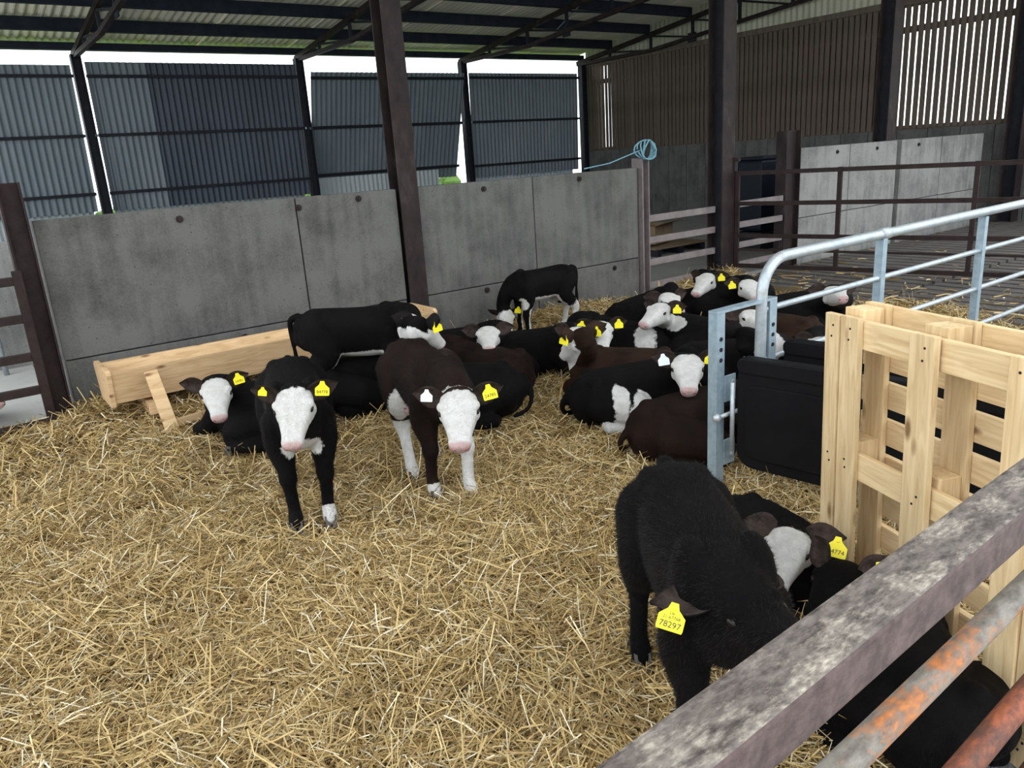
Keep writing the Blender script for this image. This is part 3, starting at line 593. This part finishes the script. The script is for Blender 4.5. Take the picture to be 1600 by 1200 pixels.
TAG_OUT = [(-.031, -.058), (.031, -.058), (.033, -.052), (.033, -.022), (.014, -.004), (.009, .012), (-.009, .012), (-.014, -.004), (-.033, -.022), (-.033, -.052)]
def text_mesh(body, size):
    cu = D.curves.new('tag_number', 'FONT'); cu.body = body; cu.size = size; cu.align_x = 'CENTER'; cu.align_y = 'CENTER'
    o = D.objects.new('tmp_text', cu); COL.objects.link(o); dg = bpy.context.evaluated_depsgraph_get()
    me = D.meshes.new_from_object(o.evaluated_get(dg)); D.objects.remove(o); me.materials.clear(); me.materials.append(MATS['tag_ink']); return me
HEADL = .315
def calf(label, pose, pos, heading, poll, muzzle, near=True, scale=1., coat='coat_black', voxel=.011, face=True, chest=False, belly=False, throat=0, socks=(), blobs=(),
         tags=(), tilt=0, feet=None, roll_=0, fur=0, hooves=True, pink=True, ear_droop=0., ear_back=.22, ear_n=(.85, .25), tag_at=.52, ear_s=1., side_lean=1, neck_r=1.0, poll_d=.0, headscale=1.):
    """poll / muzzle: (x_pic, y_pic, height) measured points; heading in degrees, pos = ground point under the body"""
    px, py = pos; hz = float(H(px, py)); o_root = empty('calf', (px, py, hz)); th = math.radians(heading)
    tag(o_root, label, 'calf', 'young beef calves in the straw pen')
    F = np.array([math.cos(th), math.sin(th), 0]); Lf = np.array([-math.sin(th), math.cos(th), 0]); Z = np.array([0, 0, 1.])
    org = np.array([px, py, hz])
    def toL(w): d_ = np.asarray(w)-org; return np.array([d_@F, d_@Lf, d_[2]])/scale
    def dirL(w): return np.array([w@F, w@Lf, w[2]])
    PWd = gz(*poll); r_ = ray(muzzle[0], muzzle[1]); L_ = HEADL*scale*headscale
    rn = nrm(r_); oc = CAM-PWd; b_ = rn@oc; c_ = oc@oc-L_*L_; disc = b_*b_-c_
    if disc < 0: tpar = -b_
    else: tpar = -b_-math.sqrt(disc) if near else -b_+math.sqrt(disc)
    MW = CAM+rn*tpar; axW = nrm(MW-PWd)
    Pl = toL(PWd); ax = nrm(dirL(axW)); up0 = np.array([0, 0, 1.]); 
    up = up0-ax*(up0@ax); up = nrm(up) if np.linalg.norm(up) > .15 else nrm(np.array([-1., 0, .3])-ax*(np.array([-1., 0, .3])@ax))
    sd = np.cross(up, ax)                                              # animal's left
    if roll_: 
        c, s_ = math.cos(roll_), math.sin(roll_); up, sd = up*c+sd*s_, sd*c-up*s_
    hs = headscale
    mb = MB(); stand = pose == 'stand'
    legs = []
    if stand:
        xs = [-.43, -.405, -.36, -.29, -.19, -.06, .07, .18, .27, .34, .39, .42]
        rw = [.05, .095, .125, .142, .145, .155, .155, .145, .128, .105, .07, .035]
        zc = [.645, .635, .625, .615, .605, .595, .59, .59, .595, .60, .60, .60]
        rt = [.06, .10, .135, .155, .16, .16, .16, .16, .155, .13, .09, .04]
        rb = [.07, .115, .15, .165, .175, .19, .195, .195, .185, .16, .11, .05]
        loft(mb, [(x, 0, z) for x, z in zip(xs, zc)], (0, 1, 0), rw, rt, rb, 20)
        for sy in (-1, 1):
            mb.ball((-.29, .075*sy, .70), (.08, .055, .06)); mb.ball((-.39, .06*sy, .66), (.05, .04, .06)); mb.ball((.22, .085*sy, .63), (.10, .06, .14))
        ft = feet or [(.26, .09), (.26, -.09), (-.33, .10), (-.33, -.10)]
        for i, (fx, fy) in enumerate(ft):
            sy = 1 if i % 2 == 0 else -1
            if i < 2:
                dx = fx-.26; P = [(.25, .095*sy, .56), (.235+dx*.15, .105*sy, .44), (.258+dx*.4, .55*(.10*sy)+.45*fy, .315), (.268+dx*.5, .5*(.10*sy+fy), .265), (.262+dx*.62, .4*(.10*sy)+.6*fy, .215), (.25+dx*.95, fy, .10), (fx+.01, fy, .05), (fx+.035, fy, .025)]
                R_ = [.088, .078, .046, .048, .034, .032, .039, .036]
            else:
                dx = fx+.33; P = [(-.29, .085*sy, .60), (-.22+dx*.2, .11*sy, .46), (-.33+dx*.5, .105*sy, .345), (-.375+dx*.7, .5*(.10*sy+fy), .275), (-.368+dx*.8, .4*(.10*sy)+.6*fy, .215), (-.35+dx, fy, .10), (-.325+dx, fy, .05), (-.30+dx, fy, .025)]
                R_ = [.118, .10, .062, .049, .034, .032, .039, .036]
            limb(mb, P, R_); legs.append((P, R_))
        tail = [(-.40, 0, .725), (-.455, 0, .70), (-.465, .01, .60), (-.455, .01, .48), (-.45, .015, .36), (-.44, .02, .28)]
        limb(mb, tail, [.028, .022, .017, .015, .024, .012])
        nb = np.array([.24, 0, .63]); nbu = (.115, .15)
    else:
        xs = [-.44, -.41, -.36, -.27, -.15, 0, .12, .22, .30, .36, .40]
        rw = [.05, .10, .145, .175, .195, .20, .185, .16, .135, .10, .05]
        zc = [.16, .17, .18, .19, .195, .20, .21, .225, .235, .235, .23]
        rt = [.05, .10, .145, .17, .18, .185, .185, .185, .165, .12, .06]
        rb = [.10, .14, .17, .20, .21, .21, .21, .21, .19, .15, .08]
        ty = [side_lean*.03*math.cos(x*3) for x in xs]
        loft(mb, [(x, y, z) for x, y, z in zip(xs, ty, zc)], (0, 1, 0), rw, rt, rb, 20)
        for sy in (-1, 1):
            mb.ball((-.29, .09*sy, .32), (.055, .05, .04)); mb.ball((.20, .10*sy, .25), (.11, .07, .15))
            a = .11 if sy*side_lean > 0 else .07
            P = [(.24, .12*sy, .20), (.33, .15*sy, .10), (.43, .14*sy, .065), (.36, .12*sy, .04), (.24, .10*sy, .035)]
            R_ = [.085, .062, .044, .034, .034]; limb(mb, P, R_); legs.append((P, R_))
        for sy in (1, -1):
            w = 1.0 if sy*side_lean > 0 else .65
            P = [(-.25, .12*sy, .20), (-.06, .17*sy+.06*sy*w, .15), (.01, .20*sy+.06*sy*w, .085), (-.18, .22*sy*w+.05*sy, .055), (-.24, .24*sy*w+.05*sy, .05), (-.06, .26*sy*w+.06*sy, .035), (.0, .26*sy*w+.06*sy, .03)]
            R_ = [.13, .115, .075, .045, .042, .031, .034]; limb(mb, P, R_); legs.append((P, R_))
        tail = [(-.43, 0, .25), (-.48, .04, .16), (-.45, .12, .07), (-.36, .19*side_lean, .045)]
        limb(mb, tail, [.028, .02, .017, .02])
        nb = np.array([.24, 0, .30]); nbu = (.115, .14)
    # neck
    e = Pl + ax*.035*hs - up*.045*hs
    d0 = np.linalg.norm(e-nb); q1 = nb+np.array([.42*d0, 0, .16*d0]); q2 = e-ax*.20*d0-up*.26*d0
    T_ = np.linspace(0, 1, 9); cs = [((1-t)**3)*nb+3*t*(1-t)**2*q1+3*t*t*(1-t)*q2+t**3*e for t in T_]
    sides = [nrm(np.array([0, 1., 0])*(1-t)+sd*t) for t in T_]
    loft(mb, cs, sides, [.112*(1-t)+.066*t for t in T_], [.135*(1-t)**1.2+.07*t for t in T_], [.165*(1-t)**1.2+.075*t for t in T_], 16, 2.0)
    # head
    hd = [-.045, -.025, .01, .05, .095, .14, .18, .22, .255, .285, .305, .318]
    hw = [.035, .06, .080, .089, .091, .079, .067, .057, .051, .052, .047, .028]
    ht = [.02, .035, .048, .055, .052, .045, .037, .030, .026, .022, .014, .004]
    hb = [.02, .045, .07, .088, .098, .094, .084, .074, .066, .060, .050, .030]
    loft(mb, [Pl+ax*d_*hs for d_ in hd], [sd]*len(hd), [x*hs for x in hw], [x*hs for x in ht], [x*hs for x in hb], 20, 2.5)
    for sy in (-1, 1): mb.ball(Pl+(ax*.092+up*.026+sd*.074*sy)*hs, .026*hs); mb.ball(Pl+(ax*.07-up*.055+sd*.055*sy)*hs, .042*hs)
    # continuous surface
    me0 = mb.mesh('tmp'); tmp = D.objects.new('tmp', me0); COL.objects.link(tmp)
    md = tmp.modifiers.new('r', 'REMESH'); md.mode = 'VOXEL'; md.voxel_size = voxel
    ms = tmp.modifiers.new('s', 'SMOOTH'); ms.factor = .5; ms.iterations = max(3, int(5*.011/voxel))
    dg = bpy.context.evaluated_depsgraph_get(); me = D.meshes.new_from_object(tmp.evaluated_get(dg)); D.objects.remove(tmp); D.meshes.remove(me0)
    me.name = 'body'; nv = len(me.vertices); V = np.empty(nv*3, np.float32); me.vertices.foreach_get('co', V); V = V.reshape(-1, 3).astype(float)
    # coat pattern: white (soft signed mask) and pink muzzle
    white = np.full(nv, -1.)
    hl = (V-Pl)/hs; dd = hl@ax; uu = hl@up; ss = hl@sd; axd = np.sqrt((uu+.02)**2+ss**2)
    inhead = np.minimum(np.minimum(np.clip((.138-axd)/.02, -1, 1), np.clip((uu+.112)/.012, -1, 1)), np.clip((.34-dd)/.01, -1, 1))
    if face: white = np.maximum(white, np.minimum(np.clip((dd-.02+uu*.25-np.abs(ss)*.12)/.05, -1, 1), inhead))
    if throat: white = np.maximum(white, np.minimum(np.clip((dd+.10*throat-uu*.4)/.05, -1, 1), np.minimum(np.clip((-.055-uu)/.03, -1, 1), np.clip((.24-np.linalg.norm(V-Pl, axis=1))/.03, -1, 1))))
    if belly: white = np.maximum(white, np.minimum(np.clip(((.455 if stand else .06)-V[:, 2])/.03, -1, 1), np.minimum(np.clip((.145-np.abs(V[:, 1]))/.02, -1, 1), np.clip((.25-np.abs(V[:, 0]))/.03, -1, 1))))
    if chest:
        cc = np.array([.36, 0, .43 if stand else .16]); dch = np.linalg.norm((V-cc)/np.array([.13, .11, .075]), axis=1); white = np.maximum(white, np.clip((1-dch)*2.5, -1, 1))
    for li, z0 in socks:
        P, R_ = legs[li]; P = np.array(P); dmin = np.full(nv, 9.); tp = np.zeros(nv)
        for i in range(len(P)-1):
            ab = P[i+1]-P[i]; t_ = np.clip(((V-P[i])@ab)/(ab@ab), 0, 1); dist = np.linalg.norm(V-(P[i]+t_[:, None]*ab), axis=1)-(R_[i]*(1-t_)+R_[i+1]*t_); up_ = dist < dmin
            dmin = np.where(up_, dist, dmin); tp = np.where(up_, i+t_, tp)
        white = np.maximum(white, np.minimum(np.clip((tp-z0)/.25, -1, 1), np.clip((.02-dmin)/.01, -1, 1)))
    for c, r3 in blobs:
        dch = np.linalg.norm((V-np.array(c))/np.array(r3), axis=1); white = np.maximum(white, np.clip((1-dch)*2.0, -1, 1))
    pk = np.clip((dd-.288)/.014, 0, 1)*np.clip((.10-axd)/.02, 0, 1)*np.clip((uu+.062)/.02, 0, 1)*(dd < .345)
    a_ = me.attributes.new('white', 'FLOAT', 'POINT'); a_.data.foreach_set('value', (white*.5+.5).astype(np.float32))
    a_ = me.attributes.new('pink', 'FLOAT', 'POINT'); a_.data.foreach_set('value', (pk*(.85 if pink else .0)).astype(np.float32))
    me.polygons.foreach_set('use_smooth', [True]*len(me.polygons)); me.materials.clear(); me.materials.append(MATS[coat])
    rz = th
    o_root.rotation_euler[2] = rz; o_root.scale = (scale,)*3
    place('body', me, o_root)
    # eyes
    for sy in (-1, 1):
        c = Pl+(ax*.110+up*.010+sd*.0835*sy)*hs
        MB().ball(c, (.022*hs, .010*hs, .011*hs), 12, 8, axes=[nrm(ax*.95-up*.25), nrm(sd), nrm(np.cross(nrm(ax*.95-up*.25), sd))]).build('eye', 'eye_dark', o_root, smooth=True)
        c = Pl+(ax*.312+up*-.012+sd*.028*sy)*hs
        MB().ball(c, (.010*hs, .006*hs, .008*hs), 8, 6, axes=[nrm(sd), nrm(up), nrm(ax)]).build('nostril', 'nostril', o_root, smooth=True)
    # ears and tags
    tg = {k: v for k, v in tags}
    for sy in (1, -1):
        ed = nrm(sd*sy*1.0-ax*ear_back+up*(.05-ear_droop)); e0 = ax*ear_n[0]+up*ear_n[1]; en = nrm(e0-ed*(e0@ed)); ew = np.cross(en, ed); base = Pl+(ax*.012+up*.012+sd*sy*.062)*hs
        Le = .150*hs*ear_s; nu, nvv = 9, 7; vs = []
        for layer in (0, 1):
            for i in range(nu):
                u = i/(nu-1); wd = (.020*(1-u)+.046*math.sin(math.pi*(.08+.84*u**.9)))*math.sqrt(max(1-u**5, .02))*hs*ear_s
                for j in range(nvv):
                    v = -1+2*j/(nvv-1); cup = .028*hs*(v*v)*(1-u*.6)-.012*hs*u*u
                    vs.append(base+ed*Le*u+ew*wd*v+en*(cup+(.004 if layer else -.003)*(1-.5*u)))
        q = nu*nvv; fs = []; fm = []
        for i in range(nu-1):
            for j in range(nvv-1):
                a = i*nvv+j; fs.append((a, a+1, a+nvv+1, a+nvv)); fm.append(0); fs.append((q+a, q+a+nvv, q+a+nvv+1, q+a+1)); fm.append(1)
        rim = [i*nvv for i in range(nu)] + [(nu-1)*nvv+j for j in range(1, nvv)] + [i*nvv+nvv-1 for i in range(nu-2, -1, -1)]
        for a, b2 in zip(rim[:-1], rim[1:]): fs.append((a, b2, q+b2, q+a)); fm.append(0)
        m_ = MB(); m_.add(vs, fs); m_.mi = fm; m_.build('ear', ['ear_brown' if coat == 'coat_brown' else 'ear_black', 'ear_inner'], o_root, smooth=True)
        key = 'L' if sy == 1 else 'R'
        if key in tg:
            colr, txt = tg[key][:2]; ts = (tg[key][2] if len(tg[key]) > 2 else 1.)/scale
            hp = base+ed*Le*tag_at+en*.012
            # the plate hangs from the stud and faces outward from the front of the ear
            cw = dirL(nrm(CAM-(org+scale*(F*hp[0]+Lf*hp[1]+Z*hp[2])))); fn = nrm(en*.5+cw); hp = hp+(cw-ed*(cw@ed)-en*(cw@en))*.055; dn = np.array([0, 0, -1.]); dn = nrm(dn-fn*(dn@fn)); rt_ = np.cross(dn, fn)
            rt_ = -np.cross(fn, -dn) if False else np.cross(-dn, fn); rl = random.uniform(-.25, .25); rt2 = nrm(rt_*math.cos(rl)+dn*math.sin(rl)); dn2 = np.cross(fn, rt2)*-1
            m = len(TAG_OUT); hp = hp+fn*.024; vs = [hp+ts*(rt2*x-dn2*y)+fn*.0015 for x, y in TAG_OUT]+[hp+ts*(rt2*x-dn2*y)-fn*.0015 for x, y in TAG_OUT]
            fs = [tuple(range(m)), tuple(range(2*m-1, m-1, -1))]+[(i, m+i, m+(i+1) % m, (i+1) % m) for i in range(m)]
            to = MB().add(vs, fs).build('ear_tag', 'tag_'+colr, o_root); to['label'] = colr+' plastic ear tag'
            MB().disc(hp+fn*.004, fn, .007*ts, .006, 10).build('stud', 'tag_'+colr, to)
            for tx, sz, yy in (txt or ()):
                tm = text_mesh(tx, sz*ts); t_o = place('tag_number', tm, to); c = hp+fn*.0024+dn2*(-yy)*ts
                t_o.matrix_local = Matrix(((rt2[0], -dn2[0], fn[0], c[0]), (rt2[1], -dn2[1], fn[1], c[1]), (rt2[2], -dn2[2], fn[2], c[2]), (0, 0, 0, 1)))
    # hooves
    if hooves:
        for P, R_ in legs:
            p1 = np.array(P[-1]); p0 = np.array(P[-2]); dr = nrm(np.array([(p1-p0)[0], (p1-p0)[1], 0])+1e-6); sdv = np.array([-dr[1], dr[0], 0]); m_ = MB()
            for s2 in (-1, 1):
                c = p1+sdv*.017*s2; zt = p1[2]+.022; zb = max(p1[2]-.036, -.01)
                top = [c-dr*.026-sdv*.015, c-dr*.026+sdv*.015, c+dr*.018+sdv*.013, c+dr*.018-sdv*.013]; bt = [c-dr*.03-sdv*.017, c-dr*.03+sdv*.017, c+dr*.048+sdv*.010, c+dr*.048-sdv*.010]
                m_.add([(v[0], v[1], zt) for v in top]+[(v[0], v[1], zb) for v in bt], [(0, 1, 2, 3), (7, 6, 5, 4), (0, 4, 5, 1), (1, 5, 6, 2), (2, 6, 7, 3), (3, 7, 4, 0)])
            m_.build('hoof', 'hoof', o_root, bevel=.003)
    if fur:
        me.calc_loop_triangles(); nt_ = len(me.loop_triangles); tri = np.empty(nt_*3, np.int32); me.loop_triangles.foreach_get('vertices', tri); tri = tri.reshape(-1, 3)
        A, B_, C_ = V[tri[:, 0]], V[tri[:, 1]], V[tri[:, 2]]; cr = np.cross(B_-A, C_-A); ar = np.linalg.norm(cr, axis=1); wt = ar*np.where(white[tri[:, 0]] > -.2, 0, 1)
        pick = rng.choice(nt_, fur, p=wt/wt.sum()); r1, r2 = rng.random(fur), rng.random(fur); fl = r1+r2 > 1; r1[fl], r2[fl] = 1-r1[fl], 1-r2[fl]
        p = A[pick]+(B_[pick]-A[pick])*r1[:, None]+(C_[pick]-A[pick])*r2[:, None]; nn = cr[pick]/ar[pick][:, None]
        back = np.array([-.75, 0, -.55])+rng.normal(0, .25, (fur, 3)); ln = rng.uniform(.010, .022, fur)[:, None]; dv = nn*.55+back; dv /= np.linalg.norm(dv, axis=1)[:, None]
        sv = np.cross(dv, nn); sv /= np.linalg.norm(sv, axis=1)[:, None]+1e-9; w_ = .0007
        VV = np.stack([p-sv*w_-nn*.002, p+sv*w_-nn*.002, p+dv*ln], 1).reshape(-1, 3)
        fm = D.meshes.new('coat_hair'); fm.vertices.add(len(VV)); fm.vertices.foreach_set('co', VV.astype(np.float32).ravel()); fm.loops.add(len(VV)); fm.loops.foreach_set('vertex_index', np.arange(len(VV), dtype=np.int32)); fm.polygons.add(fur); fm.polygons.foreach_set('loop_start', np.arange(0, len(VV), 3, dtype=np.int32)); fm.update()
        fm.materials.append(MATS['fur_strand']); fo = place('coat_hair', fm, o_root); fo['kind'] = 'stuff'
    return o_root
def lie(label, hip, chest, poll, muzzle, **kw):
    a = gz(*hip); b = gz(*chest); m = (a+b)/2; d_ = b-a
    return calf(label, 'lie', (m[0], m[1]), math.degrees(math.atan2(d_[1], d_[0])), poll, muzzle, **kw)
Y = 'yellow'
#CALVES
calf('black calf with white face and white brisket standing face-on at left', 'stand', (-1.15, 3.90), -73, (461, 612, .74), (456, 700), chest=True, voxel=.0085, socks=[(0, 5.2), (2, 4.2)], tags=[('L', (Y, [('84778', .021, -.040)], 1.0)), ('R', (Y, None, .6))], feet=[(.27, .085), (.27, -.085), (-.36, .10), (-.3, -.10)], fur=26000)
calf('brownish black calf with white face and white leg stepping towards camera', 'stand', (-.47, 4.10), -66, (716, 618, .72), (719, 700), coat='coat_brownblack', voxel=.0085, throat=1, socks=[(0, 2.0), (1, 5.6), (3, 2.2), (2, 2.6)], chest=False, tags=[('L', (Y, [('24785', .021, -.040)])), ('R', ('white', None, .8))], feet=[(.33, .08), (.22, -.09), (-.30, .10), (-.10, -.11)], blobs=[((-.12, -.14, .43), (.08, .06, .10))], fur=22000)
calf('black calf with white belly standing side-on before the trough', 'stand', (-1.06, 5.33), 8, (650, 503, .78), (690, 537), near=False, belly=True, scale=.98, throat=1, socks=[(1, 5.0), (3, 5.0), (2, 5.0)], tags=[('R', (Y, None)), ('L', (Y, None, .7))], voxel=.0105)
calf('black calf with white hind legs and belly nosing the straw by the wall', 'stand', (.36, 7.62), 207, (789, 484, .30), (796, 528), scale=.88, blobs=[((.30, .10, .40), (.06, .08, .07))], belly=True, socks=[(2, 2.0), (3, 2.0)], tags=[('L', (Y, None))], voxel=.012)
calf('all-black calf in front at right, head down behind the rail, tag 78297', 'stand', (.51, 2.0), -88, (1143, 940, .63), (1268, 1015), scale=.96, headscale=.94, ear_back=.75, ear_n=(.35, .85), tag_at=.6, ear_s=1.2, face=False, pink=False, voxel=.0085, tags=[('R', (Y, [('78297', .0215, -.044), ('21-67768', .0115, -.026), ('UK', .010, -.016)], 1.0))], feet=[(.26, .09), (.26, -.09), (-.33, .10), (-.33, -.12)], fur=60000)
lie('black calf with white face lying under the left end of the trough', (440, 645, .2), (372, 640, .2), (336, 598, .50), (343, 655), tags=[('L', (Y, [('24781', .02, -.04)]))])
lie('black calf lying behind the two standing calves, only its flank showing', (540, 615, .2), (615, 602, .2), (655, 575, .40), (680, 590), near=False, face=False, blobs=[((.08, -.20, .10), (.06, .10, .16))], voxel=.013)
lie('black calf with white face lying near the right end of the trough', (690, 538, .2), (738, 535, .2), (762, 517, .45), (764, 546), tags=[], voxel=.013)
lie('dark brown calf lying behind the stepping calf, white hind leg out', (800, 580, .2), (712, 570, .2), (668, 560, .42), (650, 580), coat='coat_brownblack', socks=[(3, 1.2), (2, 1.2)], voxel=.012, side_lean=1)
lie('black calf tucked behind the right ear of the stepping calf', (752, 618, .2), (690, 622, .2), (660, 620, .40), (640, 635), voxel=.013)
lie('black calf lying in the middle of the straw, back to the wall', (792, 548, .2), (868, 545, .2), (905, 518, .46), (885, 548), voxel=.012, socks=[(3, 3)])
lie('brown calf lying with its head turned to the left', (1030, 580, .2), (925, 585, .2), (912, 520, .56), (880, 556), coat='coat_brown', near=False, tags=[('L', (Y, None)), ('R', (Y, None))])
lie('black calf with white face peering over the brown calf', (985, 530, .2), (950, 527, .2), (938, 508, .46), (942, 548), tags=[('L', (Y, None)), ('R', (Y, None))], blobs=[((-.3, .12, .2), (.10, .12, .2))], voxel=.012)
lie('black calf with splashed white hind leg lying face-on by the frame', (945, 622, .2), (1040, 612, .2), (1073, 562, .52), (1077, 612), tags=[('L', (Y, None)), ('R', ('white', None))], socks=[(3, .9)], blobs=[((-.16, -.22, .2), (.06, .1, .16))], voxel=.0095)
lie('dark brown-black calf curled asleep in front of the galvanised frame', (1055, 668, .18), (1130, 655, .18), (1165, 632, .34), (1185, 655), near=False, coat='coat_brownblack', face=False, voxel=.011)
lie('black calf with a white ear tag lying behind the galvanised frame', (1105, 570, .2), (1180, 572, .2), (1165, 520, .52), (1200, 545), near=False, tags=[('R', ('white', None))], voxel=.012)
lie('black calf with white face in profile looking left', (1110, 530, .2), (1055, 522, .2), (1037, 480, .50), (1003, 508), throat=1.5, tags=[('L', (Y, None))], voxel=.011)
lie('black calf lying behind the profile calf, white face turned right', (992, 498, .2), (1022, 490, .2), (1040, 464, .48), (1064, 488), voxel=.013)
lie('white-faced black calf lying furthest back, below the column', (1170, 462, .2), (1128, 458, .2), (1108, 432, .50), (1085, 460), tags=[('L', (Y, None))], voxel=.013)
lie('black calf stretched out behind the bent tube, facing right', (1085, 482, .2), (1148, 472, .2), (1166, 443, .50), (1184, 466), tags=[('R', (Y, None))], voxel=.013)
lie('brown-headed calf with white face lying behind the bent tube', (1225, 525, .2), (1188, 522, .2), (1168, 492, .46), (1198, 512), coat='coat_brown', tags=[('L', (Y, None))], voxel=.013)
lie('black calf lying at the far right edge of the straw', (1232, 492, .2), (1285, 488, .2), (1300, 455, .46), (1318, 466), voxel=.013)
lie('white-faced calf almost hidden behind the pallet top', (1360, 560, .2), (1315, 562, .2), (1287, 536, .42), (1272, 556), voxel=.013)
lie('curled black calf with white face, tag 84774, beside the pallet', (1182, 836, .2), (1222, 868, .2), (1238, 835, .42), (1208, 922), scale=.84, tag_at=.78, ear_n=(.4, .8), voxel=.0085, tags=[('L', (Y, [('84774', .021, -.040)]))], fur=14000)
lie('black calf lying behind the front barrier at the foot of the pallet', (1450, 1085, .2), (1400, 985, .2), (1322, 892, .42), (1270, 965), scale=.86, headscale=.92, ear_back=.95, ear_droop=-.45, face=False, pink=False, voxel=.011, tags=[('L', (Y, None, .8))], fur=10000)

lie('calf beyond the left gate, only its pink nose in view', (-150, 640, .2), (-95, 628, .2), (-46, 604, .40), (1, 632), voxel=.014)

# ------------------------------------------------------------------ straw bedding
def pen_mask(s, t):
    edge = 8.2 - .5*np.clip((6.6-t)/2, 0, 1) + .25*np.sin(t*2.1)
    return (s < edge) & (t > .86+.06*np.sin(s*5)) & (t < 6.66) & (s > -3.2)
gs, gt = np.linspace(-3.2, 8.6, 220), np.linspace(.80, 6.66, 130)
GS, GT = np.meshgrid(gs, gt); X = D1[0]*GS+D2[0]*GT; Yw = D1[1]*GS+D2[1]*GT; Zb = H(X, Yw)-.012
edgef = sm((8.5-GS)/.5); Zb = Zb*edgef-.16*(1-edgef)+rng.normal(0, .004, Zb.shape)
vs = np.stack([X, Yw, Zb], -1).reshape(-1, 3); nx = len(gs)
ii = (np.arange(len(gt)-1)[:, None]*nx+np.arange(nx-1)[None, :]).ravel()
bed = D.meshes.new('straw_bed'); bed.from_pydata(vs.tolist(), [], np.stack([ii, ii+1, ii+nx+1, ii+nx], 1).tolist()); bed.materials.append(MATS['straw_bed']); bed.polygons.foreach_set('use_smooth', [True]*len(bed.polygons))
bo = place('straw_bed', bed); bo['kind'] = 'stuff'; tag(bo, 'deep golden straw bedding covering the pen floor', 'straw')
def strands(NT, area, accept, zoff, lmin, lmax, wid, name, label, tiltmax=.28, parent=None, loose=False):
    s = rng.uniform(area[0], area[1], NT); t = rng.uniform(area[2], area[3], NT)
    x = D1[0]*s+D2[0]*t; y = D1[1]*s+D2[1]*t; dist = np.hypot(x, y)
    ok = accept(s, t) & (rng.random(NT) < np.clip((3.2/np.maximum(dist, .5))**1.25, 0, 1)) & (y > .5) & (np.abs(x) < .80*y+1.6)
    x, y = x[ok], y[ok]; n = len(x); dist = dist[ok]
    L_ = rng.uniform(lmin, lmax, n)*rng.uniform(.6, 1.2, n); clump = np.sin(x*3.1+1.3*np.sin(y*2.3))*1.4+np.sin(y*2.7+.9*np.sin(x*1.9))
    az = clump+rng.normal(0, 1.0, n); ti = rng.normal(0, tiltmax, n)
    w_ = rng.uniform(.6, 1.25, n)*wid*np.clip(dist/4., 1, 1.7)
    d_ = np.stack([np.cos(az)*np.cos(ti), np.sin(az)*np.cos(ti), np.sin(ti)], 1); ro = rng.uniform(-1.2, 1.2, n)
    hv = np.stack([-np.sin(az), np.cos(az), np.zeros(n)], 1); uv = np.cross(d_, hv); sv = hv*np.cos(ro)[:, None]+uv*np.sin(ro)[:, None]
    z = (H(x, y) if not loose else np.zeros(n))+rng.uniform(zoff[0], zoff[1], n)+np.abs(np.sin(ti))*L_*.28
    c = np.stack([x, y, z], 1); bend = rng.normal(0, .10, n)[:, None]*L_[:, None]; bv = hv*rng.normal(0, 1, n)[:, None]+uv*rng.normal(-.2, .7, n)[:, None]
    h = L_[:, None]/2; sw = sv*w_[:, None]/2
    p0, p1, p2 = c-d_*h, c+bv*bend, c+d_*h
    VV = np.stack([p0-sw, p0+sw, p1-sw, p1+sw, p2-sw*.7, p2+sw*.7], 1).reshape(-1, 3)
    base = np.arange(n)*6; FQ = np.stack([base, base+1, base+3, base+2, base+2, base+3, base+5, base+4], 1).reshape(-1, 4)
    me = D.meshes.new(name); me.vertices.add(len(VV)); me.vertices.foreach_set('co', VV.astype(np.float32).ravel())
    me.loops.add(FQ.size); me.loops.foreach_set('vertex_index', FQ.astype(np.int32).ravel()); me.polygons.add(len(FQ)); me.polygons.foreach_set('loop_start', np.arange(0, FQ.size, 4, dtype=np.int32)); me.update()
    pal = np.array([(.43, .295, .115), (.52, .37, .155), (.62, .48, .24), (.74, .66, .47), (.31, .195, .07), (.19, .115, .04)]); pk = rng.choice(6, n, p=[.27, .25, .18, .09, .13, .08])
    colr = pal[pk]*rng.uniform(.72, 1.08, (n, 1)); col4 = np.concatenate([colr, np.ones((n, 1))], 1)
    at = me.attributes.new('tint', 'FLOAT_COLOR', 'POINT'); at.data.foreach_set('color', np.repeat(col4, 6, 0).astype(np.float32).ravel())
    me.materials.append(MATS['straw']); o = place(name, me, parent); o['kind'] = 'stuff'
    if label: tag(o, label, 'straw')
    return n
NS = 0
NS += strands(640000, (-3.2, 8.4, .5, 6.64), pen_mask, (-.02, .02), .07, .20, .0042, 'straw_litter', 'loose golden straw stalks lying tangled over the bedding')
NS += strands(36000, (-3.2, 8.4, .5, 6.64), pen_mask, (.0, .05), .08, .26, .0045, 'straw_tufts', 'long straw stalks sticking up from the bedding', .55)
sl_ok = lambda s, t: (rng.random(len(s)) < .5*np.exp(-np.clip(s-8.0, 0, 9)/1.6)*(.4+.6*(np.sin(s*3+t*2.2) > .2))) & (t < 6.5)
NS += strands(30000, (7.6, 14, .6, 6.6), sl_ok, (.0, .012), .10, .24, .008, 'straw_scatter', 'thin scatter of pale straw over the slatted floor', .06, loose=True)
print('strands', NS)
